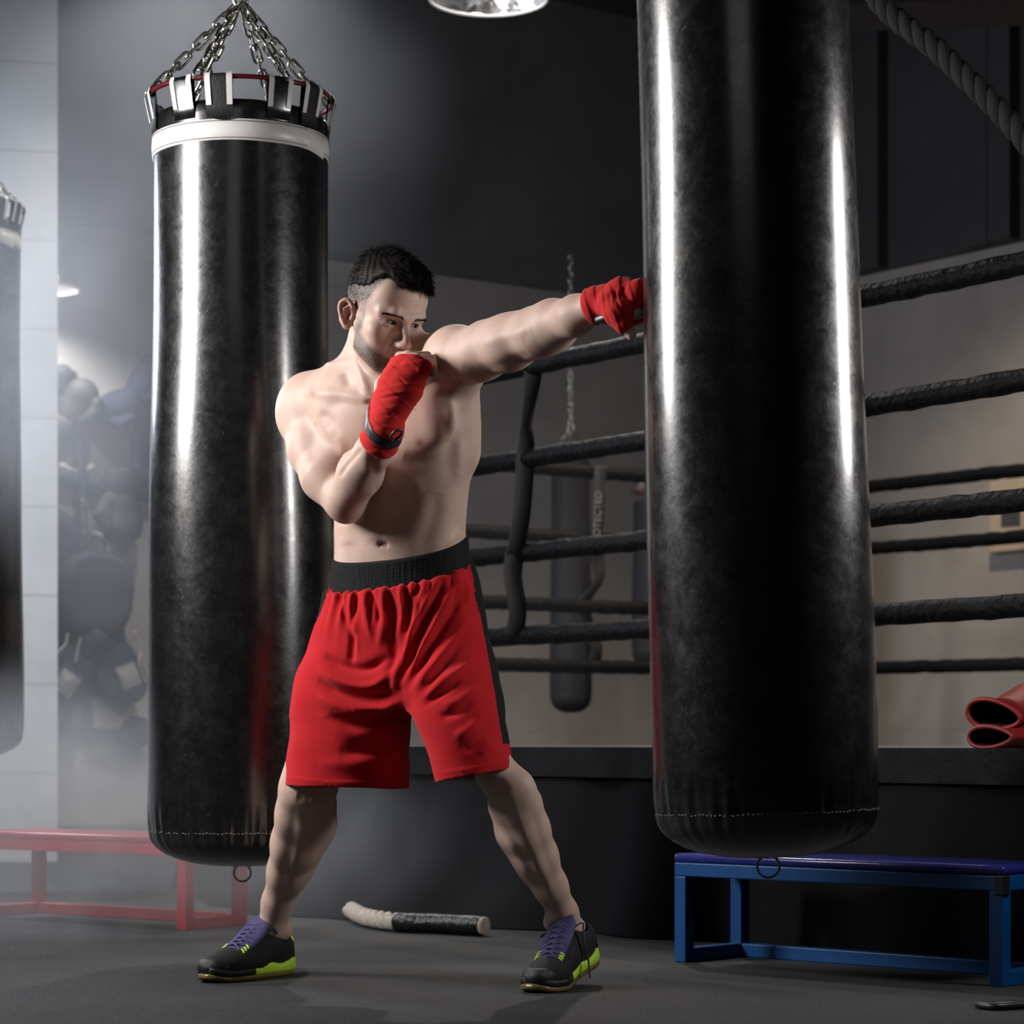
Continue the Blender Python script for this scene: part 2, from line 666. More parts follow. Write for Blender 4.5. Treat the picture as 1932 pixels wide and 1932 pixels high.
def strokes(me, lst, face=0.25):
    """Raise (amp>0) or press (amp<0) soft ridges on the side of a form that faces -Y: (points, width px, amp m)."""
    co, no = coords(me), vnormals(me)
    px = project_px(co)
    wgt = np.clip((-no[:, 1] + 0.05) / face, 0, 1)
    off = np.zeros(len(co))
    for pts, wd, amp in lst:
        pts = [q[:2] for q in bez(pts, 6)] if len(pts) > 2 else pts
        d, al = seg_dist(px, pts)
        tp = np.clip(np.minimum(al, 1 - al) / 0.22, 0, 1) ** 0.7
        off += amp * np.exp(-(d / wd) ** 2) * (0.15 + 0.85 * tp)
    set_coords(me, co + no * (off * wgt)[:, None])
# ------------------------------------------------------------------ the room
A_DIR = np.array([0.594, -0.804, 0.0])          # the building's two wall directions
B_DIR = np.array([0.804, 0.594, 0.0])


def structure(name, mb, m, smooth=False):
    o = mb.build(name, m, smooth=smooth)
    o['kind'] = 'structure'
    return o


def floor_mat():
    m, t, b = nt('rubber_floor')
    n = noise(t, 3, 6, 0.6)
    r = ramp(t, n, 'Fac', 0.3, (0.015, 0.015, 0.0158), 0.75, (0.028, 0.028, 0.030))
    n2 = noise(t, 240, 1, 0.5)
    r2 = ramp(t, n2, 'Fac', 0.645, (0, 0, 0), 0.70, (1, 1, 1))
    n3 = noise(t, 45, 5, 0.7, (0.25, 1, 1))
    r3 = ramp(t, n3, 'Fac', 0.5, (0, 0, 0), 0.8, (0.35, 0.35, 0.35))
    mx = N(t, 'ShaderNodeMix', data_type='RGBA')
    L(t, r2, 'Color', mx, 'Factor')
    L(t, r, 'Color', mx, 'A')
    mx.inputs['B'].default_value = (0.16, 0.155, 0.145, 1)
    mx2 = N(t, 'ShaderNodeMix', data_type='RGBA')
    L(t, r3, 'Color', mx2, 'Factor')
    L(t, mx, 'Result', mx2, 'A')
    mx2.inputs['B'].default_value = (0.055, 0.055, 0.055, 1)
    L(t, mx2, 'Result', b, 'Base Color')
    b.inputs['Roughness'].default_value = 0.75
    b.inputs['Specular IOR Level'].default_value = 0.35
    n4 = noise(t, 260, 4, 0.7)
    bp = N(t, 'ShaderNodeBump')
    bp.inputs['Strength'].default_value = 0.5
    bp.inputs['Distance'].default_value = 0.004
    L(t, n4, 'Fac', bp, 'Height')
    L(t, bp, 'Normal', b, 'Normal')
    return m


def block_mat(name, col, bh=0.4, bw=1.6, mortar=0.55):
    """Painted block wall with fine horizontal and vertical joints."""
    m, t, b = nt(name)
    tc = N(t, 'ShaderNodeTexCoord')
    sp = N(t, 'ShaderNodeSeparateXYZ')
    L(t, tc, 'Object', sp, 'Vector')
    ad = N(t, 'ShaderNodeMath', operation='ADD')
    L(t, sp, 'X', ad, 0)
    L(t, sp, 'Y', ad, 1)
    cb = N(t, 'ShaderNodeCombineXYZ')
    L(t, ad, 'Value', cb, 'X')
    L(t, sp, 'Z', cb, 'Y')
    br = N(t, 'ShaderNodeTexBrick')
    br.inputs['Scale'].default_value = 1.0
    br.inputs['Brick Width'].default_value = bw
    br.inputs['Row Height'].default_value = bh
    br.inputs['Mortar Size'].default_value = 0.006
    br.inputs['Mortar Smooth'].default_value = 0.3
    br.inputs['Color1'].default_value = (*col, 1)
    br.inputs['Color2'].default_value = (*[c * 0.97 for c in col], 1)
    br.inputs['Mortar'].default_value = (*[c * mortar for c in col], 1)
    L(t, cb, 'Vector', br, 'Vector')
    n = noise(t, 2.5, 6, 0.65)
    r = ramp(t, n, 'Fac', 0.3, (0.82, 0.82, 0.82), 0.7, (1.05, 1.05, 1.05))
    mx = N(t, 'ShaderNodeMix', data_type='RGBA', blend_type='MULTIPLY')
    mx.inputs['Factor'].default_value = 1
    L(t, br, 'Color', mx, 'A')
    L(t, r, 'Color', mx, 'B')
    L(t, mx, 'Result', b, 'Base Color')
    b.inputs['Roughness'].default_value = 0.8
    return m


M['floor'] = floor_mat()
M['wall'] = block_mat('painted_block_wall', (0.30, 0.275, 0.25), 0.6, 1.9, 0.86)
M['pillar'] = block_mat('painted_block_pillar', (0.36, 0.36, 0.355), 0.4, 9.0, 0.7)
M['wall_top'] = mat('dark_upper_wall', (0.09, 0.09, 0.091), 0.85, var=0.2, scale=1.5)
M['panel'] = mat('dark_wall_panel', (0.032, 0.032, 0.033), 0.7, var=0.2, scale=2)
M['ceiling'] = mat('dark_ceiling', (0.02, 0.018, 0.018), 0.9)

mb = MB()
mb.box((0, 8, -0.05), (24, 26, 0.1))
structure('floor', mb, M['floor'])
mb = MB()
mb.box((0, 8, 4.85), (24, 26, 0.1))
structure('ceiling', mb, M['ceiling'])

W0 = np.array([-2.28, 12.2, 0.0])               # a point on the back wall; the corner lies at t=4.25
CORNER = W0 + 4.25 * B_DIR
ANG_B = math.atan2(B_DIR[1], B_DIR[0])
ANG_A = math.atan2(A_DIR[1], A_DIR[0])
DADO = 0.54 + 2.6
NB = np.array([-0.594, 0.804, 0.0])             # away from the room, behind the back wall
NA = np.array([0.804, 0.594, 0.0])              # away from the room, behind the right wall


def wall_box(p0, d, length, z0, z1, th, out, m, name):
    c = p0 + d * length / 2 + out * th / 2
    mb = MB()
    mb.box((c[0], c[1], (z0 + z1) / 2), (length, th, z1 - z0), math.atan2(d[1], d[0]))
    return structure(name, mb, m)


wall_box(W0 - 4 * B_DIR, B_DIR, 8.25 + 0.2, 0, DADO, 0.2, NB, M['wall'], 'wall_back')
wall_box(CORNER, A_DIR, 8.0, 0, DADO, 0.2, NA, M['wall'], 'wall_right')
wall_box(W0 - 4 * B_DIR - NB * 0.05, B_DIR, 8.25 + 0.2, DADO, 4.8, 0.25, NB, M['wall_top'], 'wall_back_upper')
o = wall_box(CORNER - NA * 0.05, A_DIR, 8.0, DADO, 4.8, 0.25, NA, M['panel'], 'wall_right_upper')
# upright ribs of the panelled upper wall, and a pipe run high on the back wall
rib_xs = (1.55, 2.35, 2.5, 3.3, 4.1)
for i, tt in enumerate(rib_xs):
    c = CORNER + A_DIR * tt - NA * 0.09
    mb = MB()
    mb.box((c[0], c[1], (DADO + 4.8) / 2), (0.16, 0.08, 4.8 - DADO), ANG_A)
    structure('trim_%d' % (i + 1), mb, M['panel'])
# baseboards
for nm, p0, d, ln, out in (('baseboard_back', W0 - 4 * B_DIR - NB * 0.02, B_DIR, 8.2, NB), ('baseboard_right', CORNER - NA * 0.02, A_DIR, 8.0, NA)):
    wall_box(p0, d, ln, 0, 0.12, 0.02, out, M['panel'], nm)
mb = MB()
pa_ = math.radians(12)
mb.box((-2.05 - 0.95 * math.cos(pa_) - 0.2 * math.sin(pa_), 11.0 - 0.95 * math.sin(pa_) + 0.2 * math.cos(pa_), 2.4), (1.9, 0.4, 4.8), pa_)
structure('wall_left', mb, M['pillar'])
# ceiling beam upper right
mb = MB()
c = P(1860, -30, 9.0)
mb.box((c[0] + 0.5, 9.0, c[2] + 0.11), (2.0, 0.35, 0.4), ANG_A * 0 - 0.12)
structure('trim_9', mb, mat('dark_red_beam', (0.007, 0.004, 0.004), 0.8))


# ------------------------------------------------------------------ heavy bags
def link_mesh_pts(c, d, side, ln, wd):
    """Oval chain link centred at c, long axis d, lying in the plane of d and side."""
    pts = []
    for k in range(20):
        a = 2 * math.pi * k / 20
        x, y = math.cos(a), math.sin(a)
        sx = (ln / 2 - wd / 2)
        pts.append(c + d * ((sx if x > 0.01 else -sx if x < -0.01 else 0) + x * wd / 2) + side * y * wd / 2)
    return pts


def chain(a, b, pitch=0.034, r=0.0036, name='chain', parent=None, slack=0.0, twist=0.6):
    a, b = np.array(a, float), np.array(b, float)
    n = max(2, int(round(np.linalg.norm(b - a) / pitch)))
    d = nrm(b - a)
    s0 = nrm(np.cross(d, [0.3, 0.9, 0.2]))
    s1 = np.cross(d, s0)
    mb = MB()
    for i in range(n):
        t = (i + 0.5) / n
        c = a + (b - a) * t - np.array([0, 0, slack]) * 4 * t * (1 - t)
        ang = (i % 2) * math.pi / 2 + twist + 0.15 * i
        side = s0 * math.cos(ang) + s1 * math.sin(ang)
        mb.tube(link_mesh_pts(c, d, side, np.linalg.norm(b - a) / n + 4.4 * r, 0.021), r, 7, closed=True)
    return mb.build(name, M['chrome'], parent)


def wobble(mb, amp, seed, zlo, zhi):
    """Uneven filling: the vinyl skin bulges and sinks a little."""
    v = np.array(mb.v)
    a = np.arctan2(v[:, 1], v[:, 0])
    r = np.hypot(v[:, 0], v[:, 1])
    rs = np.random.RandomState(seed)
    off = np.zeros(len(v))
    for _ in range(14):
        k, m, p = rs.randint(1, 5), rs.uniform(1, 9), rs.uniform(0, 6.28)
        off += np.cos(k * a + p) * np.sin(m * v[:, 2] + p * 2) * amp / 4
    # puckers above the bottom seam
    z0 = zlo + 0.075
    pk = np.exp(-((v[:, 2] - z0 - 0.012) / 0.05) ** 2) * (np.sin(46 * a) + 0.6 * np.sin(31 * a + 1)) * 0.0022
    w_ = (r > 0.1)
    sc = 1 + np.where(w_, (off + pk) / np.maximum(r, 1e-3), 0)
    v[:, 0] *= sc
    v[:, 1] *= sc
    mb.v = [tuple(x) for x in v]


def heavy_bag(name, loc, r_top, r_bot, height, seed, tabs, tilt=(0, 0), chain_top=0.22, detail=True, skin='vinyl', hang=True, band=True):
    """Origin at the lowest point. height = up to the top of the tabs."""
    root = thing(name, loc)
    root.rotation_euler = (tilt[0], tilt[1], 0)
    H = height
    zc = H - 0.070                                # where the collar ends and the tabs start
    mb = MB()
    prof = [(0.0, 0.0)]
    for k in range(1, 13):
        a = k / 12 * math.pi / 2
        prof.append((r_bot * math.sin(a) ** 0.8 * 0.975, 0.082 * (1 - math.cos(a))))
    prof += [(r_bot * 0.982, 0.086), (r_bot * 0.978, 0.09), (r_bot * 0.99, 0.11)]
    nz = 90 if detail else 30
    for k in range(nz + 1):
        t = k / nz
        z = 0.14 + (zc - 0.14) * t
        r = r_bot + (r_top - r_bot) * (0.5 - 0.5 * math.cos(math.pi * min(1, t * 1.05)))
        prof.append((r, z))
    prof += [(r_top - 0.004, zc + 0.012), (r_top - 0.02, zc + 0.008), (r_top * 0.6, zc - 0.02), (0.0, zc - 0.03)]
    mb.lathe(prof, n=160 if detail else 64)
    if detail:
        wobble(mb, 0.0035, seed, 0, H)
    body = mb.build('body', M[skin], root)
    # stitched seam near the bottom
    if detail:
        mb = MB()
        rs = np.random.RandomState(seed)
        for k in range(150):
            a = 2 * math.pi * (k + rs.uniform(-.15, .15)) / 150
            rr = r_bot * 0.982 + 0.001
            z = 0.088 + rs.uniform(-.0015, .0015)
            mb.tube([(rr * math.cos(a), rr * math.sin(a), z), (rr * math.cos(a + 0.024), rr * math.sin(a + 0.024), z)], 0.0008, 5)
        mb.build('seam_stitches', M['cord'], root)
    # white band and collar
    rb = r_top + 0.003
    if band:
        mb = MB()
        zb1, zb0 = zc - 0.035, zc - 0.087
        prof = [(rb - 0.003, zb0), (rb, zb0 + 0.001), (rb + 0.0012, (zb0 + zb1) / 2), (rb, zb1 - 0.001), (rb - 0.003, zb1)]
        rows = []
        n = 160
        for rr, z in prof:
            ring = []
            for j in range(n + 9):                     # overlaps itself a little at the join
                a = -0.62 + 2 * math.pi * j / n
                ex = 0.0 if j < n else 0.003
                dz = -0.012 * max(0, (j - n + 2) / 11) if j > n - 2 else 0
                ring.append(((rr + ex) * math.cos(a), (rr + ex) * math.sin(a), z + dz))
            rows.append(ring)
        mb.grid(rows, False)
        wb = mb.build('white_band', M['white_vinyl'], root)
        mb = MB()
        for z in (zb0 + 0.006, zb1 - 0.006):
            mb.tube([((rb + 0.0016) * math.cos(2 * math.pi * j / 120), (rb + 0.0016) * math.sin(2 * math.pi * j / 120), z) for j in range(120)], 0.0007, 5, closed=True)
        mb.build('stitching', M['strap_grey'], wb)
    # hoop
    rh = r_top + 0.012
    mb = MB()
    mb.tube([(rh * math.cos(2 * math.pi * j / 96), rh * math.sin(2 * math.pi * j / 96), H - 0.008) for j in range(96)], 0.006, 10, closed=True)
    mb.build('hoop', M['red_metal'], root)
    # webbing tabs folded over the hoop, each with two white edge strips
    for a0, wd, kind in tabs:
        mb = MB()
        half = wd / 2 / rh

        def arc(rr, z, a1, a2, n=6):
            return [(rr * math.cos(a1 + (a2 - a1) * j / n), rr * math.sin(a1 + (a2 - a1) * j / n), z) for j in range(n + 1)]
        secs = [(r_top - 0.004, zc - 0.03), (r_top + 0.004, zc - 0.03), (r_top + 0.007, zc), (rh + 0.008, H - 0.012), (rh + 0.004, H - 0.001), (rh - 0.004, H - 0.001),
                (rh - 0.009, H - 0.012), (r_top - 0.003, zc)]
        mb.grid([arc(rr, z, a0 - half, a0 + half) for rr, z in secs], False)
        tb = mb.build('webbing_tab', M['black_web'] if kind else M['vinyl'], root)
        for e in (-1, 1):
            mb = MB()
            c1 = a0 + e * half * 0.99
            c0 = a0 + e * half * 0.58
            lo_, hi_ = min(c0, c1), max(c0, c1)
            secs = [(r_top + 0.0085, zc - 0.004), (rh + 0.0098, H - 0.012), (rh + 0.0055, H + 0.001), (rh - 0.004, H + 0.001)]
            mb.grid([arc(rr, z, lo_, hi_, 3) for rr, z in secs], False)
            mb.build('white_strip', M['white_vinyl'], tb)
    # bottom ring in its loop
    if detail:
        mb = MB()
        mb.tube([(0.021 * math.cos(2 * math.pi * j / 28), 0.0, -0.017 + 0.021 * math.sin(2 * math.pi * j / 28)) for j in range(28)], 0.0024, 8, closed=True)
        mb.build('bottom_ring', M['chrome'], root)
        mb = MB()
        mb.box((0, 0, 0.004), (0.05, 0.022, 0.006), 0, 0.002)
        mb.build('ring_tab', M['black_web'], root)
    if hang:
        top = np.array([0, 0, H + chain_top])
        for i, a in enumerate((-1.95, -0.95, 0.35, 1.25, 2.35, 3.35) if detail else (-1.6, 0.5, 2.6)):
            b = np.array([rh * math.cos(a), rh * math.sin(a), H - 0.002])
            chain(top + (b - top) * 0.05, b, parent=root, slack=0.004)
        mb = MB()
        mb.tube([(0.016 * math.cos(2 * math.pi * j / 24), 0.0, H + chain_top + 0.006 + 0.02 * math.sin(2 * math.pi * j / 24)) for j in range(24)], 0.005, 8, closed=True)
        mb.build('swivel_ring', M['chrome'], root)
        ztop = 4.8 - loc[2]
        chain(top + np.array([0, 0, 0.022]), (0, 0, min(ztop, H + chain_top + 0.9)), parent=root)
    return root


def D2(deg):
    return math.radians(deg - 90)                # 0 = towards the camera, + = image right


TABS_A = [(D2(-72), 0.062, 1), (D2(-32), 0.062, 0), (D2(-7), 0.066, 1), (D2(31), 0.062, 0), (D2(56), 0.062, 1), (D2(92), 0.062, 1), (D2(135), 0.062, 1), (D2(175), 0.062, 1), (D2(215), 0.062, 1), (D2(255), 0.062, 1)]
c = P(457, 1634, 6.0)
bag1 = heavy_bag('heavy_bag', (c[0], c[1], c[2]), 0.213, 0.231, 1.891, 3, TABS_A, tilt=(0.0, -0.002), chain_top=0.238)
tag(bag1, 'black heavy bag with white band hanging on chains behind the shirtless person', 'punching bag', 'heavy bags')
c = P(1449, 1618, 4.6)
bag2 = heavy_bag('heavy_bag', (c[0], c[1], c[2]), 0.198, 0.212, 2.12, 8, TABS_A, tilt=(0.0, -0.030), chain_top=0.25, band=True)
tag(bag2, 'largest black heavy bag, scuffed, tilting as the red wrapped fist hits it', 'punching bag', 'heavy bags')
c = P(-76, 1432, 8.6)
bag3 = heavy_bag('heavy_bag', (c[0], c[1], c[2]), 0.208, 0.222, 1.955, 5, [(a + 0.35, w_, 1) for a, w_, k in TABS_A], chain_top=0.225)
tag(bag3, 'hazy black heavy bag with white band hanging in smoke in front of the grey pillar', 'punching bag', 'heavy bags')
# slim bags beyond the ring
c = P(1077, 1345, 12.6)
bag4 = heavy_bag('heavy_bag', (c[0], c[1], c[2]), 0.100, 0.110, 1.36, 5, [], detail=False, skin='vinyl_far', chain_top=0.10, band=False)
tag(bag4, 'slim dark bag hanging beyond the ring ropes, between boxer and the scuffed bag', 'punching bag', 'heavy bags')
c = P(1240, 1262, 12.3)
bag5 = heavy_bag('heavy_bag', (c[0], c[1], c[2]), 0.12, 0.13, 0.9, 6, [], detail=False, skin='vinyl_far', chain_top=0.10, band=False)
tag(bag5, 'short dark bag beyond the ring ropes, half hidden by the largest bag', 'punching bag', 'heavy bags')


# ------------------------------------------------------------------ boxing ring
C0 = np.array([-1.28, 9.69, 0.0])
C1 = C0 + 3.6 * B_DIR
C3 = C0 + 5.7 * A_DIR
C2 = C1 + 5.7 * A_DIR
RZ = [CAMH + z for z in (0.356, 0.625, 0.928, 1.226)]
PZ = 0.522                                       # canvas height
ring = thing('boxing_ring', (0, 0, 0))
tag(ring, 'boxing ring platform with dark canvas, black apron and drape behind the boxer', 'boxing ring')
OV = 0.40
q = [C0 - B_DIR * OV - A_DIR * OV, C1 + B_DIR * OV - A_DIR * OV, C2 + B_DIR * OV + A_DIR * OV, C3 - B_DIR * OV + A_DIR * OV]
cen = sum(q) / 4
LA, LB = 5.7 + 2 * OV, 3.6 + 2 * OV
QA, QB = C0 + A_DIR * 0.7 - B_DIR * OV, C0 - A_DIR * 0.1         # the corner behind the hanging bag is cut off
poly = [QA, QB, C1 - A_DIR * 0.1, C1 + B_DIR * OV, q[2], q[3]]
mb = MB()
mb.add([(p[0], p[1], z) for z in (PZ, PZ - 0.06) for p in poly], [tuple(range(6)), tuple(range(11, 5, -1))] + [(i, 6 + i, 6 + (i + 1) % 6, (i + 1) % 6) for i in range(6)])
mb.build('canvas', M['canvas'], ring, smooth=False)
rs = np.random.RandomState(2)


def side_curtain(name, p0, d, ln, out, z1, z0, amp, freq, m, hem=0.0, flare=0.0, seed=0):
    n = int(ln / 0.012)
    rr = np.random.RandomState(seed)
    ph = rr.uniform(0, 6.28, 8)
    fr = freq * rr.uniform(0.5, 1.8, 8)
    rows = []
    zs = np.linspace(z1, z0, 22)
    for z in zs:
        t = (z1 - z) / (z1 - z0)
        row = []
        for i in range(n + 1):
            s_ = ln * i / n
            sway = sum(math.sin(fr[k] * s_ + ph[k] + 1.2 * math.sin(0.9 * s_ + ph[k]) * t) for k in range(8)) / 4
            off = out * (0.004 + amp * (0.25 + t) * sway + flare * t * t * math.exp(-((s_ - 1.25) / 0.95) ** 2))
            p = p0 + d * s_ + off
            row.append((p[0], p[1], z))
        rows.append(row)
    mb = MB()
    mb.grid(rows, False)
    # back face gives the cloth its thickness
    rows2 = [[(x - out[0] * 0.004, y - out[1] * 0.004, z) for x, y, z in r] for r in rows]
    mb.grid([r[::-1] for r in rows2], False)
    return mb.build(name, m, ring)


OUT_A, OUT_B = -NA, -NB
LA2 = float(np.linalg.norm(q[3] - QA))
side_curtain('drape', QA, A_DIR, LA2, OUT_A, PZ - 0.06, 0.004, 0.034, 8.0, M['drape'], flare=0.42, seed=4)
side_curtain('drape', QB, nrm(C1 - C0), 3.6, NB, PZ - 0.06, 0.004, 0.016, 7.0, M['drape'], seed=5)
side_curtain('drape', QB, nrm(QA - QB), float(np.linalg.norm(QA - QB)), np.array([-0.95, -0.3, 0]), PZ - 0.06, 0.004, 0.01, 7.0, M['drape'], seed=7)
side_curtain('apron', QA + OUT_A * 0.02, A_DIR, LA2, OUT_A, PZ + 0.004, PZ - 0.082, 0.004, 16.0, M['apron'], seed=6)
# posts with padded covers
for nm, c in (('ring_post', C0), ('ring_post', C1), ('ring_post', C2), ('ring_post', C3)):
    mb = MB()
    mb.lathe([(0.05, PZ), (0.05, RZ[-1] + 0.12), (0.03, RZ[-1] + 0.14), (0.0, RZ[-1] + 0.14)], (c[0], c[1], 0), 20)
    mb.build(nm, M['rope_black'], ring)


def rope(name, a, b, label, sag=0.03, r=0.031, group='ring ropes', seed=0):
    a, b = np.array(a), np.array(b)
    rr = np.random.RandomState(seed)
    n = 140
    pts, rad = [], []
    for i in range(n + 1):
        t = i / n
        p = a + (b - a) * t
        p[2] -= sag * 4 * t * (1 - t)
        p += rr.normal(0, 0.0010, 3)
        pts.append(p)
        rad.append(r * (1 + 0.025 * math.sin(i * 1.7) + rr.uniform(-.03, .03)))
    mb = MB()
    mb.tube(pts, rad, 14)
    o = mb.build(name, M['rope_black'])
    tag(o, label, 'rope', group)
    return o


ORD = ['lowest', 'second lowest', 'second highest', 'top']
for i, z in enumerate(RZ):
    h = np.array([0, 0, z])
    rope('ring_rope', C0 + h, C3 + h, '%s near black ring rope passing behind the boxer and the scuffed bag' % ORD[i], 0.012, seed=i)
for i, z in enumerate(RZ):
    h = np.array([0, 0, z])
    rope('ring_rope', C0 + h, C1 + h, '%s far black ring rope between the boxer and the slim bag' % ORD[i], 0.02, seed=10 + i)
for i, z in enumerate(RZ):
    h = np.array([0, 0, z])
    rope('ring_rope', C1 + h, C2 + h, '%s far black ring rope in front of the cream wall plate side wall' % ORD[i], 0.012, seed=20 + i)


def rope_strap(ctrl, label, w0, text=None):
    """ctrl: (px, py, Y, width px, turn deg) knots of a hanging strap."""
    pts = bez([P(c_[0], c_[1], c_[2]) for c_ in ctrl], 10)
    n = len(pts)
    k = np.linspace(0, len(ctrl) - 1, n)
    ang = np.interp(k, range(len(ctrl)), [c_[4] for c_ in ctrl])
    wd = np.interp(k, range(len(ctrl)), [c_[3] / F * c_[2] for c_ in ctrl])
    dirs = [(math.cos(math.radians(x)), math.sin(math.radians(x)), 0.05) for x in ang]
    mb = MB()
    mb.ribbon(pts, dirs, list(wd), 0.008)
    o = mb.build('rope_strap', M['strap_black'])
    tag(o, label, 'strap', 'rope straps')
    return o


rope_strap([(1005, 668, 7.88, 36, 0), (1006, 700, 7.87, 34, 5), (1000, 750, 7.86, 30, 35), (992, 800, 7.86, 27, 48), (993, 830, 7.87, 32, 30), (991, 870, 7.88, 36, 5), (989, 910, 7.87, 34, 10),
            (984, 970, 7.86, 34, 15), (975, 1030, 7.88, 34, 20), (970, 1052, 7.9, 36, 10), (968, 1090, 7.88, 34, 10), (976, 1140, 7.87, 34, 15), (975, 1175, 7.88, 33, 0), (966, 1200, 7.9, 33, 0)],
           'wavy black strap joining the near ring ropes just right of the boxer', 0.05)
st = rope_strap([(1133, 880, 10.87, 24, 10), (1131, 915, 10.86, 22, 10), (1129, 960, 10.85, 23, 5), (1126, 1010, 10.86, 23, 5), (1127, 1050, 10.88, 24, 10), (1131, 1085, 10.88, 23, 30), (1120, 1112, 10.88, 22, 50), (1103, 1135, 10.9, 24, 20),
                 (1106, 1170, 10.9, 24, 10), (1118, 1195, 10.9, 24, 10), (1126, 1225, 10.9, 22, 20), (1120, 1250, 10.92, 24, 10), (1112, 1268, 10.94, 22, 10)],
                'blurred black strap with pale lettering joining the far ring ropes', 0.05)
fc = bpy.data.curves.new('lettering', 'FONT')
fc.body = 'PROTECTED'
fc.size = 0.045
fc.align_x = 'CENTER'
fc.align_y = 'CENTER'
fc.extrude = 0.0008
t_ = bpy.data.objects.new('lettering', fc)
COL.objects.link(t_)
dg = bpy.context.evaluated_depsgraph_get()
me = bpy.data.meshes.new_from_object(t_.evaluated_get(dg))
bpy.data.objects.remove(t_)
lt = obj('lettering', me, M['patch'], st, smooth=False)
pc = P(1127.5, 980, 10.838)
ew = nrm((math.cos(math.radians(7)), math.sin(math.radians(7)), 0))
ed = nrm(P(1129, 955, 10.85) - P(1126, 1010, 10.85))
en = np.cross(ed, -ew)
lt.matrix_local = Matrix(((ed[0], -ew[0], en[0], pc[0]), (ed[1], -ew[1], en[1], pc[1]), (ed[2], -ew[2], en[2], pc[2]), (0, 0, 0, 1)))
if en[1] > 0:
    lt.matrix_local = Matrix(((ed[0], ew[0], -en[0], pc[0]), (ed[1], ew[1], -en[1], pc[1]), (ed[2], ew[2], -en[2], pc[2]), (0, 0, 0, 1)))


# ------------------------------------------------------------------ low benches
def bench(fl, fr, depth, m, mp, label, group, cap=True):
    """fl, fr: floor points of the two front corners."""
    fl, fr = np.array(fl, float), np.array(fr, float)
    d = nrm(fr - fl)
    ln = np.linalg.norm(fr - fl)
    root = thing('low_bench', tuple(fl), math.atan2(d[1], d[0]))
    tag(root, label, 'bench', group)
    s = 0.035
    Ht = 0.245
    for (x, y) in ((0, 0), (ln - s, 0), (0, depth - s), (ln - s, depth - s)):
        mb = MB()
        mb.box((x + s / 2, y + s / 2, (Ht - 0.034) / 2), (s, s, Ht - 0.034), 0, 0.003)
        mb.build('leg', m, root, smooth=False)
    for y in (0, depth - s):
        mb = MB()
        mb.box((ln / 2, y + s / 2, Ht - 0.017), (ln, s, 0.034), 0, 0.003)
        mb.build('top_rail', m, root, smooth=False)
    for x in (0, ln - s):
        mb = MB()
        mb.box((x + s / 2, depth / 2, Ht - 0.017), (s, depth - 2 * s, 0.034), 0, 0.003)
        mb.build('top_rail', m, root, smooth=False)
        mb = MB()
        mb.box((x + s / 2, depth / 2, 0.017), (s, depth - 2 * s, 0.034), 0, 0.003)
        mb.build('stretcher', m, root, smooth=False)
    mb = MB()
    mb.box((ln / 2, depth - s / 2, 0.017), (ln - 2 * s, s, 0.034), 0, 0.003)
    mb.build('stretcher', m, root, smooth=False)
    mb = MB()
    mb.box((ln / 2, depth / 2, Ht + 0.011), (ln + 0.004, depth + 0.004, 0.022), 0, 0.009)
    mb.build('pad', mp, root)
    if cap:
        mb = MB()
        mb.box((ln - 0.008, 0.009, Ht - 0.021), (0.026, 0.026, 0.044), 0, 0.003)
        mb.build('corner_cover', M['cable'], root, smooth=False)
    return root


fl, fr = P(1272, 1815, 5.99), P(1892, 1863, 5.365)
bench((fl[0], fl[1], 0), (fr[0], fr[1], 0), 0.26, M['blue_metal'], M['blue_pad'], 'low blue steel bench with shiny blue pad under the largest bag', 'low benches')
fr = P(350, 1755, 7.0)
dv = np.array([-0.80, 0.60, 0]) * 0.9
bench((fr[0] + dv[0], fr[1] + dv[1], 0), (fr[0], fr[1], 0), 0.26, M['red_frame'], M['red_pad'], 'low red steel bench fading into smoke behind the hanging bag', 'low benches', cap=False)


# ------------------------------------------------------------------ ropes on and above the floor
def twisted(name, pts, r, m, turns, parent=None, strands=3):
    pts = [np.array(p, float) for p in pts]
    n = len(pts)
    mb = MB()
    lens = np.concatenate([[0], np.cumsum([np.linalg.norm(pts[i + 1] - pts[i]) for i in range(n - 1)])])
    for s_ in range(strands):
        q_ = []
        for i in range(n):
            d = nrm(pts[min(n - 1, i + 1)] - pts[max(0, i - 1)])
            u = nrm(np.cross(d, [0.1, 0.2, 1.0]))
            v = np.cross(d, u)
            a = 2 * math.pi * (s_ / strands + turns * lens[i] / lens[-1])
            q_.append(pts[i] + (u * math.cos(a) + v * math.sin(a)) * r * 0.50)
        mb.tube(q_, r * 0.52, 10)
    return mb.build(name, m, parent)


root = thing('battle_rope', (0, 0, 0))
tag(root, 'thick rope end with pale strands and black sleeve lying by the ring drape', 'rope')
p0, p1, p2 = P(690, 1747, 7.12), P(752, 1757, 6.93), P(916, 1768, 6.77)
for p in (p0, p1, p2):
    p[2] = 0.029
pth = bez([P(662, 1742, 7.42) * np.array([1, 1, 0]) + np.array([0, 0, 0.029]), p0, p1, (p1 + p2) / 2 + np.array([0, 0.01, 0]), p2], 60)
nn = len(pth)
i1 = int(nn * 0.50)
twisted('strands', pth[:i1 + 2], 0.026, M['hemp'], 4.2, root)
mb = MB()
mb.tube(pth[i1:-4], [0.0275 + 0.0008 * math.sin(k * 1.9) for k in range(len(pth[i1:-4]))], 18)
mb.build('sleeve', M['sleeve'], root)
mb = MB()
mb.tube(pth[-14::2] + pth[-1:], [0.025, 0.025, 0.026, 0.026, 0.026, 0.026, 0.026, 0.023], 16)
mb.build('cut_end', M['hemp'], root)

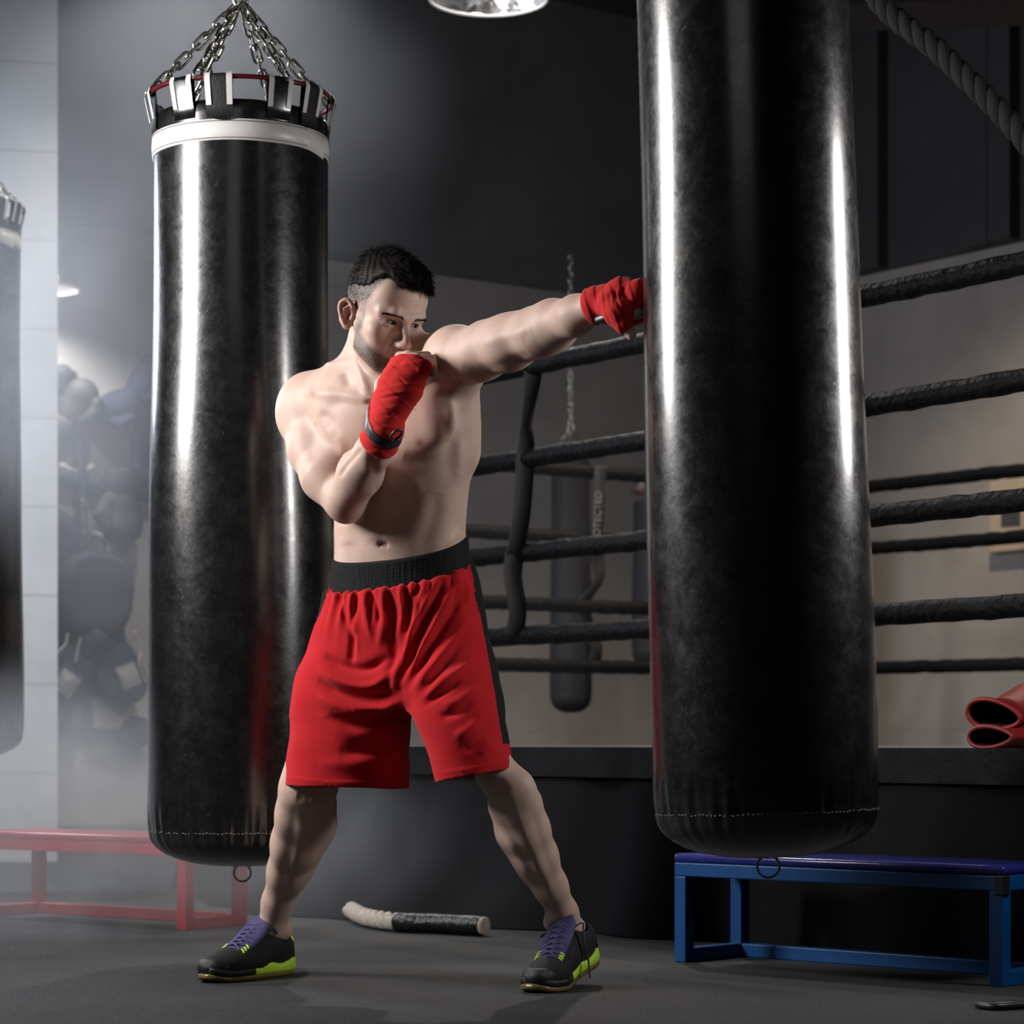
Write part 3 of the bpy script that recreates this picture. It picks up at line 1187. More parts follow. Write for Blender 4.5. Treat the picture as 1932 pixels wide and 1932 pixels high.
pts = bez([P(1500, -330, 6.4), P(1640, -25, 6.3), P(1780, 105, 6.2), P(1932, 262, 6.1), P(2120, 520, 6.0), P(2300, 900, 5.9)], 22)
pts = [np.array([2.3 - 2.1, 0, 0]) * 0 + p for p in pts]
o = twisted('climbing_rope', pts, 0.030, M['dark_rope'], 15)
tag(o, 'thick dark twisted rope slanting down from the ceiling at upper right', 'rope')

mb = MB()
cp = [P(1790 + 15 * 0, 1905, 4.97), P(1845, 1907, 4.94), P(1900, 1902, 4.95), P(1960, 1893, 5.0), P(2050, 1888, 5.05)]
cp2 = [P(1838, 1903, 4.95), P(1880, 1911, 4.9), P(1940, 1905, 4.94), P(2040, 1902, 4.99)]
pa = bez([np.array([p[0], p[1], 0.008]) for p in cp[1:]], 12)
pb = bez([np.array([p[0], p[1], 0.008]) for p in cp2], 12)
mb.tube(pa[::-1] + pb[6:], 0.0075, 10)
o = mb.build('power_cable', M['cable'])
tag(o, 'black cable looped on the floor in front of the blue bench', 'cable')


# ------------------------------------------------------------------ hanging lamps
def dome_lamp(c, r, label, power, color, ztop=4.8, lit=True, cone=150, inner=None):
    root = thing('dome_lamp', tuple(c))
    tag(root, label, 'lamp', 'dome lamps')
    prof = [(r, 0.0), (r * 1.02, 0.004), (r * 1.0, 0.012), (r * 0.93, 0.10 * r / 0.22), (r * 0.78, 0.19 * r / 0.22), (r * 0.5, 0.27 * r / 0.22), (r * 0.3, 0.31 * r / 0.22), (r * 0.24, 0.42 * r / 0.22), (0.0, 0.43 * r / 0.22)]
    inn = [(a * 0.975, b - 0.004 if b > 0.02 else b) for a, b in prof[:7]] + [(0.0, prof[6][1] - 0.004)]
    mb = MB()
    mb.lathe(prof, n=64)
    if inner is None:
        mb.lathe(inn[::-1], n=64)
    sh = mb.build('shade', M['alu'], root)
    if inner:
        mb = MB()
        mb.lathe(inn[::-1], n=64)
        mb.build('enamel_lining', M[inner], sh)
    mb = MB()
    mb.tube([(r * 1.005 * math.cos(2 * math.pi * j / 64), r * 1.005 * math.sin(2 * math.pi * j / 64), 0.003) for j in range(64)], 0.006, 8, closed=True)
    mb.build('rim', M['white_vinyl'], root)
    m, t, b = nt('lamp_bulb_glass')
    b.inputs['Base Color'].default_value = (0.9, 0.88, 0.85, 1)
    if lit:
        b.inputs['Emission Color'].default_value = (*color, 1)
        b.inputs['Emission Strength'].default_value = lit
    mb = MB()
    k = r / 0.22
    mb.lathe([(0.0, 0.075 * k), (0.03 * k, 0.085 * k), (0.045 * k, 0.12 * k), (0.04 * k, 0.16 * k), (0.02 * k, 0.22 * k), (0.018 * k, 0.29 * k)], n=24)
    mb.build('bulb', m, root)
    mb = MB()
    mb.tube([(0, 0, 0.42 * k), (0, 0, ztop - c[2])], 0.008, 8)
    mb.build('cord', M['cable'], root)
    if power:
        d = bpy.data.lights.new('lamp_light', 'SPOT')
        d.energy = power
        d.color = color
        d.spot_size = math.radians(cone)
        d.spot_blend = 0.55
        d.shadow_soft_size = 0.06
        lo = bpy.data.objects.new('lamp_light', d)
        lo.parent = root
        lo.location = (0, 0, 0.06 * k)
        COL.objects.link(lo)
    return root


c = P(922, -2, 9.0)
dome_lamp(c, 0.217, 'aluminium dome lamp hanging at the top centre above the ring', 160, (1.0, 0.95, 0.90), lit=1.5)
c = P(84, 547, 11.75)
dome_lamp(c, 0.165, 'small pale dome lamp hanging beside the grey pillar', 90, (0.92, 0.95, 1.0), lit=7.0, inner='white_vinyl')
c = np.array([-1.15, 10.3, 4.3])  # unseen lamp, added to light the wall behind the gloves and pads
dome_lamp(c, 0.217, 'added dome lamp out of view, brightening the wall of gloves', 210, (1.0, 0.98, 0.95), lit=1.5, cone=104)
c = np.array([2.05, 10.6, 4.25])
dome_lamp(c, 0.217, 'aluminium dome lamp high above the ring near the right wall', 400, (1.0, 0.84, 0.66), lit=1.5, cone=116)

# ------------------------------------------------------------------ wall plate and right-hand wall fittings
def on_wall_right(px, py):
    """Point of the right wall seen at a pixel."""
    k = (px - HX) / F
    Y = (NA @ CORNER) / (NA[0] * k + NA[1])
    return P(px, py, Y)


pc = on_wall_right(1925, 968)
root = thing('wall_plate', tuple(pc - NA * 0.0), ANG_A)
tag(root, 'cream wall box with small grey window on the right wall behind the ropes', 'wall box')
mb = MB()
mb.box((0, -0.03, 0), (0.33, 0.06, 0.40), 0, 0.008)
mb.build('housing', M['plate'], root, smooth=False)
mb = MB()
mb.box((-0.01, -0.062, -0.02), (0.13, 0.008, 0.10), 0, 0.003)
mb.build('window', M['screen'], root, smooth=False)


# ------------------------------------------------------------------ gloves and pads on the back wall
def on_wall_back(px, py, off=0.0):
    k = (px - HX) / F
    Y = (NB @ W0 - off) / (NB[0] * k + NB[1])
    return P(px, py, Y)


def glove_meshes():
    f = Field()
    f.ell((0, 0, 0.02), (0.078, 0.062, 0.095), 0.03)
    f.ell((0, -0.015, 0.07), (0.07, 0.058, 0.06), 0.03)
    f.chain([(0.055, -0.02, -0.05), (0.085, -0.035, 0.01), (0.07, -0.045, 0.06)], [0.026, 0.030, 0.024], 0.012)
    f.cone((0, 0, -0.05), (0, 0, -0.10), 0.055, 0.05, 0.03)
    v, q_ = f.polygonize(0.007, 1)
    body = np_mesh('glove_body', v, q_)
    mb = MB()
    mb.lathe([(0.04, -0.06), (0.054, -0.075), (0.058, -0.10), (0.06, -0.17), (0.058, -0.175), (0.05, -0.17), (0.046, -0.10)], n=32)
    cuff = mb.mesh('glove_cuff')
    mb = MB()
    mb.lathe([(0.0605, -0.105), (0.0625, -0.112), (0.0630, -0.14), (0.0615, -0.148)], n=32)
    band = mb.mesh('glove_band')
    return body, cuff, band


GL = glove_meshes()


def glove(px, py, off, scale, rot, m, mband, label, patch=False, flat=(1, 1, 1)):
    root = thing('boxing_glove', tuple(on_wall_back(px, py, off)))
    root.rotation_euler = [math.radians(a) for a in rot]
    root.scale = [scale * x for x in flat]
    tag(root, label, 'glove', 'gloves and pads on the wall')
    obj('mitt', GL[0].copy(), m, root)
    obj('cuff', GL[1].copy(), m, root)
    obj('wrist_band', GL[2].copy(), mband, root)
    if patch:
        mb = MB()
        rows = []
        for i in range(8):
            r_ = []
            for j in range(8):
                x, z = -0.034 + 0.068 * i / 7, -0.005 + 0.075 * j / 7
                y = -math.sqrt(max(0.0001, 1 - (x / 0.078) ** 2 - ((z - 0.04) / 0.1) ** 2)) * 0.068 - 0.010
                r_.append((x, y, z))
            rows.append(r_)
        mb.grid(rows, False)
        mb.build('label', M['patch'], root)
    return root


def pad(px, py, off, w_, h_, th, m, label, roll=0.0, name='focus_mitt', extra=None):
    """Padded target: soft rounded slab with raised rim and a strap behind."""
    root = thing(name, tuple(on_wall_back(px, py, off)), ANG_B)
    root.rotation_euler = (0, math.radians(roll), ANG_B)
    tag(root, label, 'training pad', 'gloves and pads on the wall')
    rows = []
    n = 40
    for k, (sc, y) in enumerate([(0.0, -th * 0.42), (0.5, -th * 0.45), (0.8, -th * 0.5), (0.92, -th * 0.52), (1.0, -th * 0.3), (1.02, 0), (1.0, th * 0.3), (0.9, th * 0.5), (0, th * 0.5)]):
        ring_ = []
        for j in range(n):
            a = 2 * math.pi * j / n
            e = 2 / 2.8
            x = math.copysign(abs(math.cos(a)) ** e, math.cos(a)) * w_ / 2 * sc
            z = math.copysign(abs(math.sin(a)) ** e, math.sin(a)) * h_ / 2 * sc
            ring_.append((x, y, z))
        rows.append(ring_)
    mb = MB()
    mb.grid(rows, True)
    mb.build('pad', m, root)
    mb = MB()
    mb.tube([(math.copysign(abs(math.cos(2 * math.pi * j / 48)) ** 0.714, math.cos(2 * math.pi * j / 48)) * w_ / 2 * 1.01, -th * 0.28, math.copysign(abs(math.sin(2 * math.pi * j / 48)) ** 0.714, math.sin(2 * math.pi * j / 48)) * h_ / 2 * 1.01) for j in range(48)], 0.006, 6, closed=True)
    mb.build('piping', M['charcoal'], root)
    mb = MB()
    mb.ribbon(bez([(-0.04, 0, h_ / 2 * 0.9), (-0.02, 0.01, h_ / 2 + 0.06), (0.02, 0.01, h_ / 2 + 0.06), (0.04, 0, h_ / 2 * 0.9)], 8), [(0, 1, 0)] * 25, 0.03, 0.006)
    mb.build('hanging_loop', M['black_web'], root)
    return root


glove(142, 765, 0.10, 1.10, (10, 30, 20), M['brownish'], M['charcoal'], 'brown-black glove with upright fingers, highest on the wall beside the pillar')
glove(118, 725, 0.08, 0.75, (0, -10, 60), M['charcoal'], M['charcoal'], 'small dark glove peeking out above the brown-black glove by the pillar')
glove(216, 768, 0.10, 1.05, (8, 75, 25), M['navy'], M['charcoal'], 'dark blue glove hanging sideways right of the brown-black glove')
glove(275, 720, 0.10, 1.15, (0, 40, 10), M['navy'], M['charcoal'], 'dark blue glove tilted upward against the edge of the hanging bag')
pad(290, 850, 0.08, 0.25, 0.36, 0.07, M['navy'], 'round dark blue pad half hidden behind the hanging bag', 0, 'round_pad')
glove(228, 968, 0.11, 1.22, (0, 178, 30), M['olive'], M['charcoal'], 'olive-black mitt hanging fingers down under the horizontal strap', flat=(1.15, 1, 1))
pad(88, 1085, 0.10, 0.50, 0.62, 0.12, M['charcoal'], 'large dark kick pad beside the pillar behind the rounded shield', -22, 'kick_pad')
pad(180, 1118, 0.20, 0.38, 0.40, 0.10, M['charcoal'], 'rounded black shield pad with olive sheen in the middle of the wall', 6, 'shield_pad')
glove(222, 1258, 0.12, 1.55, (0, 160, 30), M['teal'], M['navy'], 'dark teal glove with square white label nearest the hanging bag', True)
glove(130, 1275, 0.14, 1.50, (0, 215, 20), M['teal'], M['navy'], 'dark teal glove with tilted white label beside the pillar', True)
glove(262, 1385, 0.10, 0.9, (0, 250, 0), M['navy'], M['charcoal'], 'navy glove lowest on the wall under the teal gloves')
glove(128, 1385, 0.10, 0.8, (0, 100, 0), M['charcoal'], M['charcoal'], 'hazy charcoal glove lowest beside the pillar')

# belts, cords and the shelf board they hang from
pts = [on_wall_back(x, y, 0.09) for x, y in ((152, 820), (153, 860), (156, 905), (159, 950))]
mb = MB()
mb.ribbon(bez(pts, 8), [B_DIR] * 25, 0.040, 0.008)
root = mb.build('hanging_belt', M['navy'])
tag(root, 'dark belt hanging straight down from the brown-black glove', 'strap')
mb = MB()
pb_ = on_wall_back(160, 950, 0.09)
mb.box(tuple(pb_), (0.045, 0.02, 0.05), ANG_B, 0.004)
mb.build('buckle', M['chrome'], root)
mb = MB()
mb.tube(bez([on_wall_back(x, y, 0.09) for x, y in ((160, 955), (162, 985), (164, 1020))], 6), 0.007, 8)
mb.build('cord_end', M['charcoal'], root)
mb = MB()
mb.ribbon(bez([on_wall_back(x, y, 0.06) for x, y in ((40, 890), (110, 898), (160, 910), (215, 918), (290, 935))], 8), [(0, 0, 1)] * 33, 0.09, 0.02)
o = mb.build('wall_belt', M['charcoal'])
tag(o, 'wide dark belt stretched across the wall above the olive-black mitt', 'strap')
for (pp, lb) in (([(254, 1190), (266, 1225), (262, 1250), (275, 1290)], 'pale lace hanging at the right of the labelled teal glove'), ([(152, 1203), (147, 1225), (142, 1250)], 'short pale lace hanging over the teal gloves'), ([(128, 1196), (124, 1215), (108, 1232)], 'pale lace curling toward the pillar above the teal glove')):
    mb = MB()
    mb.tube(bez([on_wall_back(x, y, 0.24) for x, y in pp], 8), 0.006, 7)
    o = mb.build('glove_lace', M['cord'])
    tag(o, lb, 'lace', 'glove laces')
pc = on_wall_back(205, 1345, 0.06)
mb = MB()
mb.box(tuple(pc), (0.24, 0.10, 0.16), ANG_B + 0.1, 0.006)
o = mb.build('cardboard_box', M['cord'], smooth=False)
tag(o, 'plain pale box fixed to the wall under the teal gloves', 'box')
for (x0, x1, y, lb) in ((112, 178, 884, 'short pale shelf edge left of the hanging belt'), (170, 262, 1012, 'pale curved rim under the olive-black mitt')):
    mb = MB()
    mb.tube(bez([on_wall_back(x0, y - 8, 0.05), on_wall_back((x0 + x1) / 2, y + 10, 0.05), on_wall_back(x1, y - 6, 0.05)], 10), 0.02, 10)
    o = mb.build('pale_hoop', M['cord'])
    tag(o, lb, 'hoop', 'pale hoops')


# ------------------------------------------------------------------ red gloves on the apron
def open_glove(loc, rz, tilt, sc, label, squash):
    root = thing('boxing_glove', tuple(loc), rz)
    root.rotation_euler = (tilt[0], tilt[1], rz)
    root.scale = (sc, sc, sc)
    tag(root, label, 'glove', 'red gloves on the apron')
    n = 40
    # x runs from the open cuff (0) into the mitt
    prof = [(0.0, 0.062, 1.0), (0.02, 0.060, 1.0), (0.06, 0.056, 1.0), (0.11, 0.058, 1.05), (0.16, 0.070, 1.15), (0.22, 0.078, 1.2), (0.28, 0.070, 1.15), (0.32, 0.045, 1.0), (0.335, 0.0, 1.0)]
    rows = []
    for x, r_, hh in prof:
        rows.append([(x, r_ * 1.25 * math.cos(2 * math.pi * j / n), r_ * squash * hh * math.sin(2 * math.pi * j / n) + 0.004 * math.sin(4 * math.pi * j / n + 20 * x)) for j in range(n)])
    inner = [[(x + 0.001, y * 0.90, z * 0.86) for x, y, z in r_] for r_ in rows[:5]]
    mb = MB()
    mb.grid(rows[::-1], True)
    mb.build('mitt', M['glove_red'], root)
    mb = MB()
    mb.grid([rows[0]] + inner + [[(x, y * 0.2, z * 0.2) for x, y, z in inner[-1]]], True)
    mb.build('lining', M['glove_lining'], root)
    mb = MB()
    mb.tube([((0.001), r_[1] * 0.955, r_[2] * 0.94) for r_ in rows[0]], 0.006, 8, closed=True)
    mb.build('cuff_piping', M['glove_red'], root)
    f = Field()
    f.chain([(0.12, -0.06, 0.0), (0.19, -0.095, 0.01), (0.25, -0.085, 0.015)], [0.024, 0.028, 0.022], 0.01)
    v, q_ = f.polygonize(0.006, 1)
    obj('thumb', np_mesh('thumb', v, q_), M['glove_red'], root)
    return root


g0 = P(1868, 1391, 5.86)
open_glove((g0[0], g0[1], PZ + 0.030), math.radians(38), (0, 0, 0), 0.92, 'red glove with dark open cuff lying lowest on the ring apron', 0.46)
g1 = P(1876, 1352, 5.93)
open_glove((g1[0], g1[1] + 0.01, PZ + 0.084), math.radians(48), (0.15, -0.12, 0), 1.0, 'red glove lying on top of the open-cuffed red glove on the apron', 0.60)


# ------------------------------------------------------------------ smoke
def puff(c, r, dens, scale, thr, label, seed, color=(0.86, 0.9, 1.0)):
    bm = bmesh.new()
    bmesh.ops.create_icosphere(bm, subdivisions=3, radius=1.0)
    me = bpy.data.meshes.new('smoke')
    bm.to_mesh(me)
    bm.free()
    m = bpy.data.materials.new('smoke_%d' % seed)
    m.use_nodes = True
    t = m.node_tree
    for n_ in list(t.nodes):
        t.nodes.remove(n_)
    out = N(t, 'ShaderNodeOutputMaterial')
    vs = N(t, 'ShaderNodeVolumeScatter')
    vs.inputs['Color'].default_value = (*color, 1)
    vs.inputs['Anisotropy'].default_value = 0.2
    L(t, vs, 'Volume', out, 'Volume')
    tc = N(t, 'ShaderNodeTexCoord')
    ln = N(t, 'ShaderNodeVectorMath', operation='LENGTH')
    L(t, tc, 'Object', ln, 0)
    fall = N(t, 'ShaderNodeMapRange', interpolation_type='SMOOTHSTEP')
    fall.inputs['From Min'].default_value = 1.0
    fall.inputs['From Max'].default_value = 0.25
    L(t, ln, 'Value', fall, 'Value')
    mp = N(t, 'ShaderNodeMapping')
    mp.inputs['Scale'].default_value = [x * scale for x in r]
    mp.inputs['Location'].default_value = (seed * 3.1, seed * 1.7, seed)
    L(t, tc, 'Object', mp, 'Vector')
    nz = N(t, 'ShaderNodeTexNoise')
    nz.inputs['Scale'].default_value = 1.0
    nz.inputs['Detail'].default_value = 4
    nz.inputs['Roughness'].default_value = 0.55
    nz.inputs['Distortion'].default_value = 0.9
    L(t, mp, 'Vector', nz, 'Vector')
    mr = N(t, 'ShaderNodeMapRange')
    mr.inputs['From Min'].default_value = thr
    mr.inputs['From Max'].default_value = thr + 0.3
    mr.inputs['To Max'].default_value = dens
    L(t, nz, 'Fac', mr, 'Value')
    mu = N(t, 'ShaderNodeMath', operation='MULTIPLY')
    L(t, fall, 'Result', mu, 0)
    L(t, mr, 'Result', mu, 1)
    L(t, mu, 'Value', vs, 'Density')
    o = obj('smoke', me, None, None)
    me.materials.append(m)
    o.location = c
    o.scale = r
    tag(o, label, 'smoke', None, 'stuff')
    return o


puff((-1.9, 9.4, 1.6), (1.5, 1.35, 1.8), 0.20, 1.3, 0.30, 'bluish smoke drifting between the grey pillar and the hanging bag', 1)
puff((-1.72, 7.85, 1.85), (0.80, 0.60, 0.85), 0.80, 1.6, 0.30, 'bright bluish smoke wisp at the edge in front of the hazy heavy bag', 4)
puff((-1.6, 9.7, 3.15), (1.5, 1.2, 1.3), 0.20, 1.2, 0.28, 'faint haze high between the grey pillar and the bag chains', 5)
puff((-1.40, 6.95, 0.30), (1.35, 1.1, 0.55), 1.7, 2.4, 0.38, 'low smoke rolling over the floor around the red bench', 2)
puff((-0.3, 8.6, 1.2), (1.6, 1.0, 1.1), 0.02, 1.2, 0.3, 'thin haze hanging around the ring ropes behind the boxer', 3)
# ------------------------------------------------------------------ the boxer
def skin_mat():
    m, t, b = nt('skin')
    n = noise(t, 30, 5, 0.6)
    r = ramp(t, n, 'Fac', 0.3, (0.58, 0.400, 0.325), 0.7, (0.66, 0.470, 0.390))
    at = N(t, 'ShaderNodeAttribute')
    at.attribute_name = 'tint'
    mx = N(t, 'ShaderNodeMix', data_type='RGBA', blend_type='MULTIPLY')
    mx.inputs['Factor'].default_value = 1
    L(t, r, 'Color', mx, 'A')
    L(t, at, 'Color', mx, 'B')
    st = N(t, 'ShaderNodeAttribute')
    st.attribute_name = 'stubble'
    n2 = noise(t, 900, 2, 0.6)
    ad = N(t, 'ShaderNodeMath', operation='ADD')
    L(t, n2, 'Fac', ad, 0)
    L(t, st, 'Fac', ad, 1)
    r2 = ramp(t, ad, 'Value', 0.72, (0, 0, 0), 1.30, (1, 1, 1))
    mx2 = N(t, 'ShaderNodeMix', data_type='RGBA')
    L(t, r2, 'Color', mx2, 'Factor')
    L(t, mx, 'Result', mx2, 'A')
    mx2.inputs['B'].default_value = (0.060, 0.040, 0.028, 1)
    L(t, mx2, 'Result', b, 'Base Color')
    b.inputs['Roughness'].default_value = 0.54
    b.inputs['Specular IOR Level'].default_value = 0.4
    b.inputs['Subsurface Weight'].default_value = 0.12
    b.inputs['Subsurface Radius'].default_value = (1.0, 0.35, 0.2)
    b.inputs['Subsurface Scale'].default_value = 0.012
    n3 = noise(t, 420, 3, 0.6)
    bp = N(t, 'ShaderNodeBump')
    bp.inputs['Strength'].default_value = 0.10
    bp.inputs['Distance'].default_value = 0.002
    L(t, n3, 'Fac', bp, 'Height')
    L(t, bp, 'Normal', b, 'Normal')
    return m


M['skin'] = skin_mat()

# head frame: yaw to image right, chin down, tilted to his left
psi, theta, rho = math.radians(35), math.radians(22), math.radians(2)
HF = np.array([math.sin(psi) * math.cos(theta), -math.cos(psi) * math.cos(theta), -math.sin(theta)])
l0 = np.array([math.cos(psi), math.sin(psi), 0])
u0 = np.cross(HF, l0)
HL = l0 * math.cos(rho) - u0 * math.sin(rho)
HU = u0 * math.cos(rho) + l0 * math.sin(rho)
HO = P(726, 593, 5.22)
HAX = np.array([HL, HF, HU])
HS = 0.98


def h(x, y, z):
    return HO + HS * (x * HL + y * HF + z * HU)


def hloc(p):
    return ((np.asarray(p) - HO) @ HAX.T) / HS


def hell(f, c, r, k=0.015, op='u', rot=None):
    ax = HAX if rot is None else rot @ HAX
    f.ell(h(*c), [HS * x for x in r], k, op, ax)


def hch(f, pts, rs, k=0.006, op='u', flat=None):
    f.chain([h(*p) for p in pts], [r * HS for r in rs], k, op, flat)


def px_loft(rows, phi, b=None):
    """rows: (py, Y, cx px, half width px, depth half, [phi]) -> zloft stations."""
    out = []
    for row in rows:
        py, Y, cx, hw, bb = row[:5]
        ph = row[5] if len(row) > 5 else phi
        p = P(cx, py, Y)
        wm = hw / F * Y
        c, s_ = math.cos(math.radians(ph)), math.sin(math.radians(ph))
        a = math.sqrt(max(0.0004, wm * wm - (bb * s_) ** 2)) / c
        out.append((p[2], p[0], p[1], a, bb, ph))
    return out


B = Field()
# torso
TORSO = px_loft([(1215, 5.37, 757, 118, 0.100, 20), (1160, 5.37, 757, 132, 0.105, 20), (1100, 5.365, 755, 130, 0.104, 22), (1050, 5.35, 755, 123, 0.100, 24), (1000, 5.34, 754, 122, 0.098, 26),
                 (950, 5.325, 755, 124, 0.101, 29), (900, 5.31, 755, 129, 0.108, 31), (850, 5.30, 751, 135, 0.114, 33), (800, 5.295, 745, 138, 0.117, 34),
                 (755, 5.29, 735, 132, 0.112, 35), (720, 5.285, 722, 112, 0.098, 35), (690, 5.285, 712, 82, 0.075, 35)], 30)
B.zloft(TORSO, 0.02, n=2.35)
# pectorals, lats, ribs
TU = np.array([math.cos(math.radians(34)), -math.sin(math.radians(34)), 0])
TFr = np.array([-math.sin(math.radians(34)), -math.cos(math.radians(34)), 0])
TAX = np.array([TU, TFr, [0, 0, 1.0]])
B.ell(P(800, 792, 5.165), (0.082, 0.030, 0.062), 0.045, axes=TAX)
B.ell(P(655, 795, 5.245), (0.075, 0.030, 0.060), 0.045, axes=TAX)
B.cone(P(868, 735, 5.20), P(868, 850, 5.25), 0.040, 0.034, 0.05)
# neck and trapezius
B.chain([P(704, 745, 5.30), P(704, 690, 5.29), P(708, 640, 5.275)], [0.064, 0.060, 0.059], 0.03)
B.cone(P(674, 694, 5.31), P(590, 750, 5.385), 0.030, 0.042, 0.045)
B.cone(P(735, 672, 5.28), P(850, 668, 5.17), 0.034, 0.050, 0.05)
# shoulders
B.ell(P(580, 778, 5.395), (0.066, 0.064, 0.078), 0.045)
B.cone(P(640, 752, 5.30), P(590, 772, 5.38), 0.048, 0.058, 0.05)
B.ell(P(866, 672, 5.125), (0.058, 0.064, 0.058), 0.04)
B.cone(P(800, 735, 5.20), P(862, 690, 5.14), 0.045, 0.052, 0.05)
# right arm (guard)
B.chain([P(583, 790, 5.385), P(594, 848, 5.335), P(614, 900, 5.285), P(648, 946, 5.245)], [0.060, 0.056, 0.050, 0.041], 0.025)
B.cone(P(616, 815, 5.335), P(634, 868, 5.275), 0.036, 0.034, 0.03)
B.cone(P(652, 955, 5.25), P(656, 962, 5.245), 0.026, 0.024, 0.03)
B.chain([P(655, 938, 5.225), P(680, 892, 5.165), P(706, 850, 5.105), P(727, 812, 5.06)], [0.043, 0.046, 0.036, 0.030], 0.02)
# left arm (punch)
B.chain([P(862, 672, 5.13), P(905, 668, 5.06), P(962, 648, 4.985), P(1010, 627, 4.925), P(1044, 613, 4.88), P(1088, 595, 4.79), P(1125, 574, 4.73)],
        [0.056, 0.053, 0.052, 0.047, 0.047, 0.036, 0.0262], 0.025)
B.ell(P(1018, 640, 4.895), (0.03, 0.02, 0.022), 0.04)
B.cone(P(920, 640, 5.03), P(975, 628, 4.965), 0.036, 0.034, 0.03)
# hands
RI, RM, RR, RP = P(756, 675, 5.056), P(771, 673, 5.040), P(786, 678, 5.028), P(799, 689, 5.024)
RW = P(727, 812, 5.06)
RHAND = []


def hand_cones(f, grow=0.0, fingers=True, k=0.014):
    for kn, st, r in ((RI, P(715, 792, 5.065), 0.0155), (RM, P(723, 795, 5.055), 0.0158), (RR, P(732, 797, 5.052), 0.0152), (RP, P(741, 798, 5.058), 0.0142)):
        f.chain([st, st * 0.45 + kn * 0.55, kn], [0.015 + grow, r + 0.0015 + grow, r - 0.002 + grow], k)
    f.cone(P(716, 785, 5.085), P(752, 715, 5.065), 0.019 + grow, 0.019 + grow, 0.02)
    f.cone(P(738, 785, 5.085), P(782, 715, 5.065), 0.017 + grow, 0.018 + grow, 0.02)


hand_cones(B)
for kn, r, dx, dz, dy in ((RI, 0.0098, 24, -6, 0.030), (RM, 0.0100, 33, -6, 0.034), (RR, 0.0096, 27, -5, 0.034), (RP, 0.0084, 17, -6, 0.030)):
    a = kn + np.array([dx / 900, dy, -dz / 900])
    b_ = a + np.array([0.004, 0.012, -0.026])
    c_ = b_ + np.array([-0.022, -0.010, -0.010])
    B.chain([kn, a, b_, c_], [r + 0.0008, r, r * 0.95, r * 0.85], 0.0020)
B.chain([P(712, 775, 5.085), P(720, 725, 5.095), P(738, 700, 5.098), P(757, 695, 5.092)], [0.015, 0.013, 0.0115, 0.0095], 0.008)
# left fist
LW = P(1125, 574, 4.73)
LK = [np.array([0.240, 4.662, 1.402]), np.array([0.250, 4.684, 1.406]), np.array([0.256, 4.705, 1.402]), np.array([0.259, 4.724, 1.394])]


def fist_cones(f, grow=0.0, k=0.012):
    for i, kn in enumerate(LK):
        st = LW + np.array([0.012, -0.020 + 0.013 * i, 0.002])
        mid = (st + kn) / 2 + np.array([0.0, 0, 0.012 - 0.003 * abs(i - 1)])
        f.chain([st, mid, kn], [0.016 + grow, 0.0165 + grow, 0.0135 + grow], k)
    f.cone(LW + np.array([0.030, -0.008, -0.004]), LW + np.array([0.072, -0.018, -0.016]), 0.017 + grow, 0.022 + grow, 0.02)


fist_cones(B)
for i, kn in enumerate(LK):
    a = kn + np.array([-0.001, 0, -0.042 + 0.003 * i])
    b_ = a + np.array([-0.027, 0.0, -0.008])
    c_ = b_ + np.array([-0.008, 0.0, 0.024])
    r = (0.0105, 0.0108, 0.0102, 0.009)[i]
    B.chain([kn, a, b_, c_], [r + 0.001, r, r * 0.97, r * 0.85], 0.004)
LT = [P(1152, 576, 4.685), P(1168, 592, 4.660), P(1178, 612, 4.652), P(1191, 632, 4.650)]
B.chain(LT, [0.020, 0.0165, 0.0135, 0.0098], 0.012)
# legs
B.chain([P(690, 1160, 5.41), P(650, 1300, 5.42), P(592, 1452, 5.395), P(580, 1490, 5.40), P(573, 1535, 5.44), P(559, 1592, 5.50), P(544, 1645, 5.555), P(524, 1702, 5.605), P(513, 1748, 5.63)],
        [0.075, 0.066, 0.060, 0.060, 0.060, 0.055, 0.046, 0.034, 0.033], 0.02)
B.chain([P(598, 1515, 5.455), P(594, 1555, 5.50), P(572, 1625, 5.555)], [0.040, 0.044, 0.030], 0.03)
B.chain([P(825, 1160, 5.33), P(855, 1300, 5.29), P(908, 1405, 5.245), P(937, 1459, 5.222), P(961, 1488, 5.222), P(976, 1520, 5.240), P(992, 1566, 5.27), P(1012, 1616, 5.31), P(1038, 1672, 5.355), P(1062, 1722, 5.395), P(1070, 1750, 5.41)],
        [0.075, 0.058, 0.042, 0.041, 0.046, 0.050, 0.050, 0.045, 0.036, 0.031, 0.033], 0.02)
B.chain([P(955, 1520, 5.27), P(972, 1570, 5.31), P(1000, 1640, 5.35)], [0.036, 0.036, 0.026], 0.03)
B.ell(P(985, 1492, 5.200), (0.024, 0.020, 0.030), 0.03)
for (ax_, ay, aY, s_) in ((500, 1752, 5.62, 1), (539, 1757, 5.64, 1), (1037, 1742, 5.39, 1), (1093, 1750, 5.43, 1)):
    B.ell(P(ax_, ay, aY), (0.013, 0.015, 0.015), 0.02)
# feet inside the shoes
B.chain([P(516, 1752, 5.645), P(505, 1800, 5.66)], [0.032, 0.030], 0.02)
B.chain([P(1070, 1756, 5.42), P(1080, 1790, 5.44)], [0.032, 0.028], 0.02)
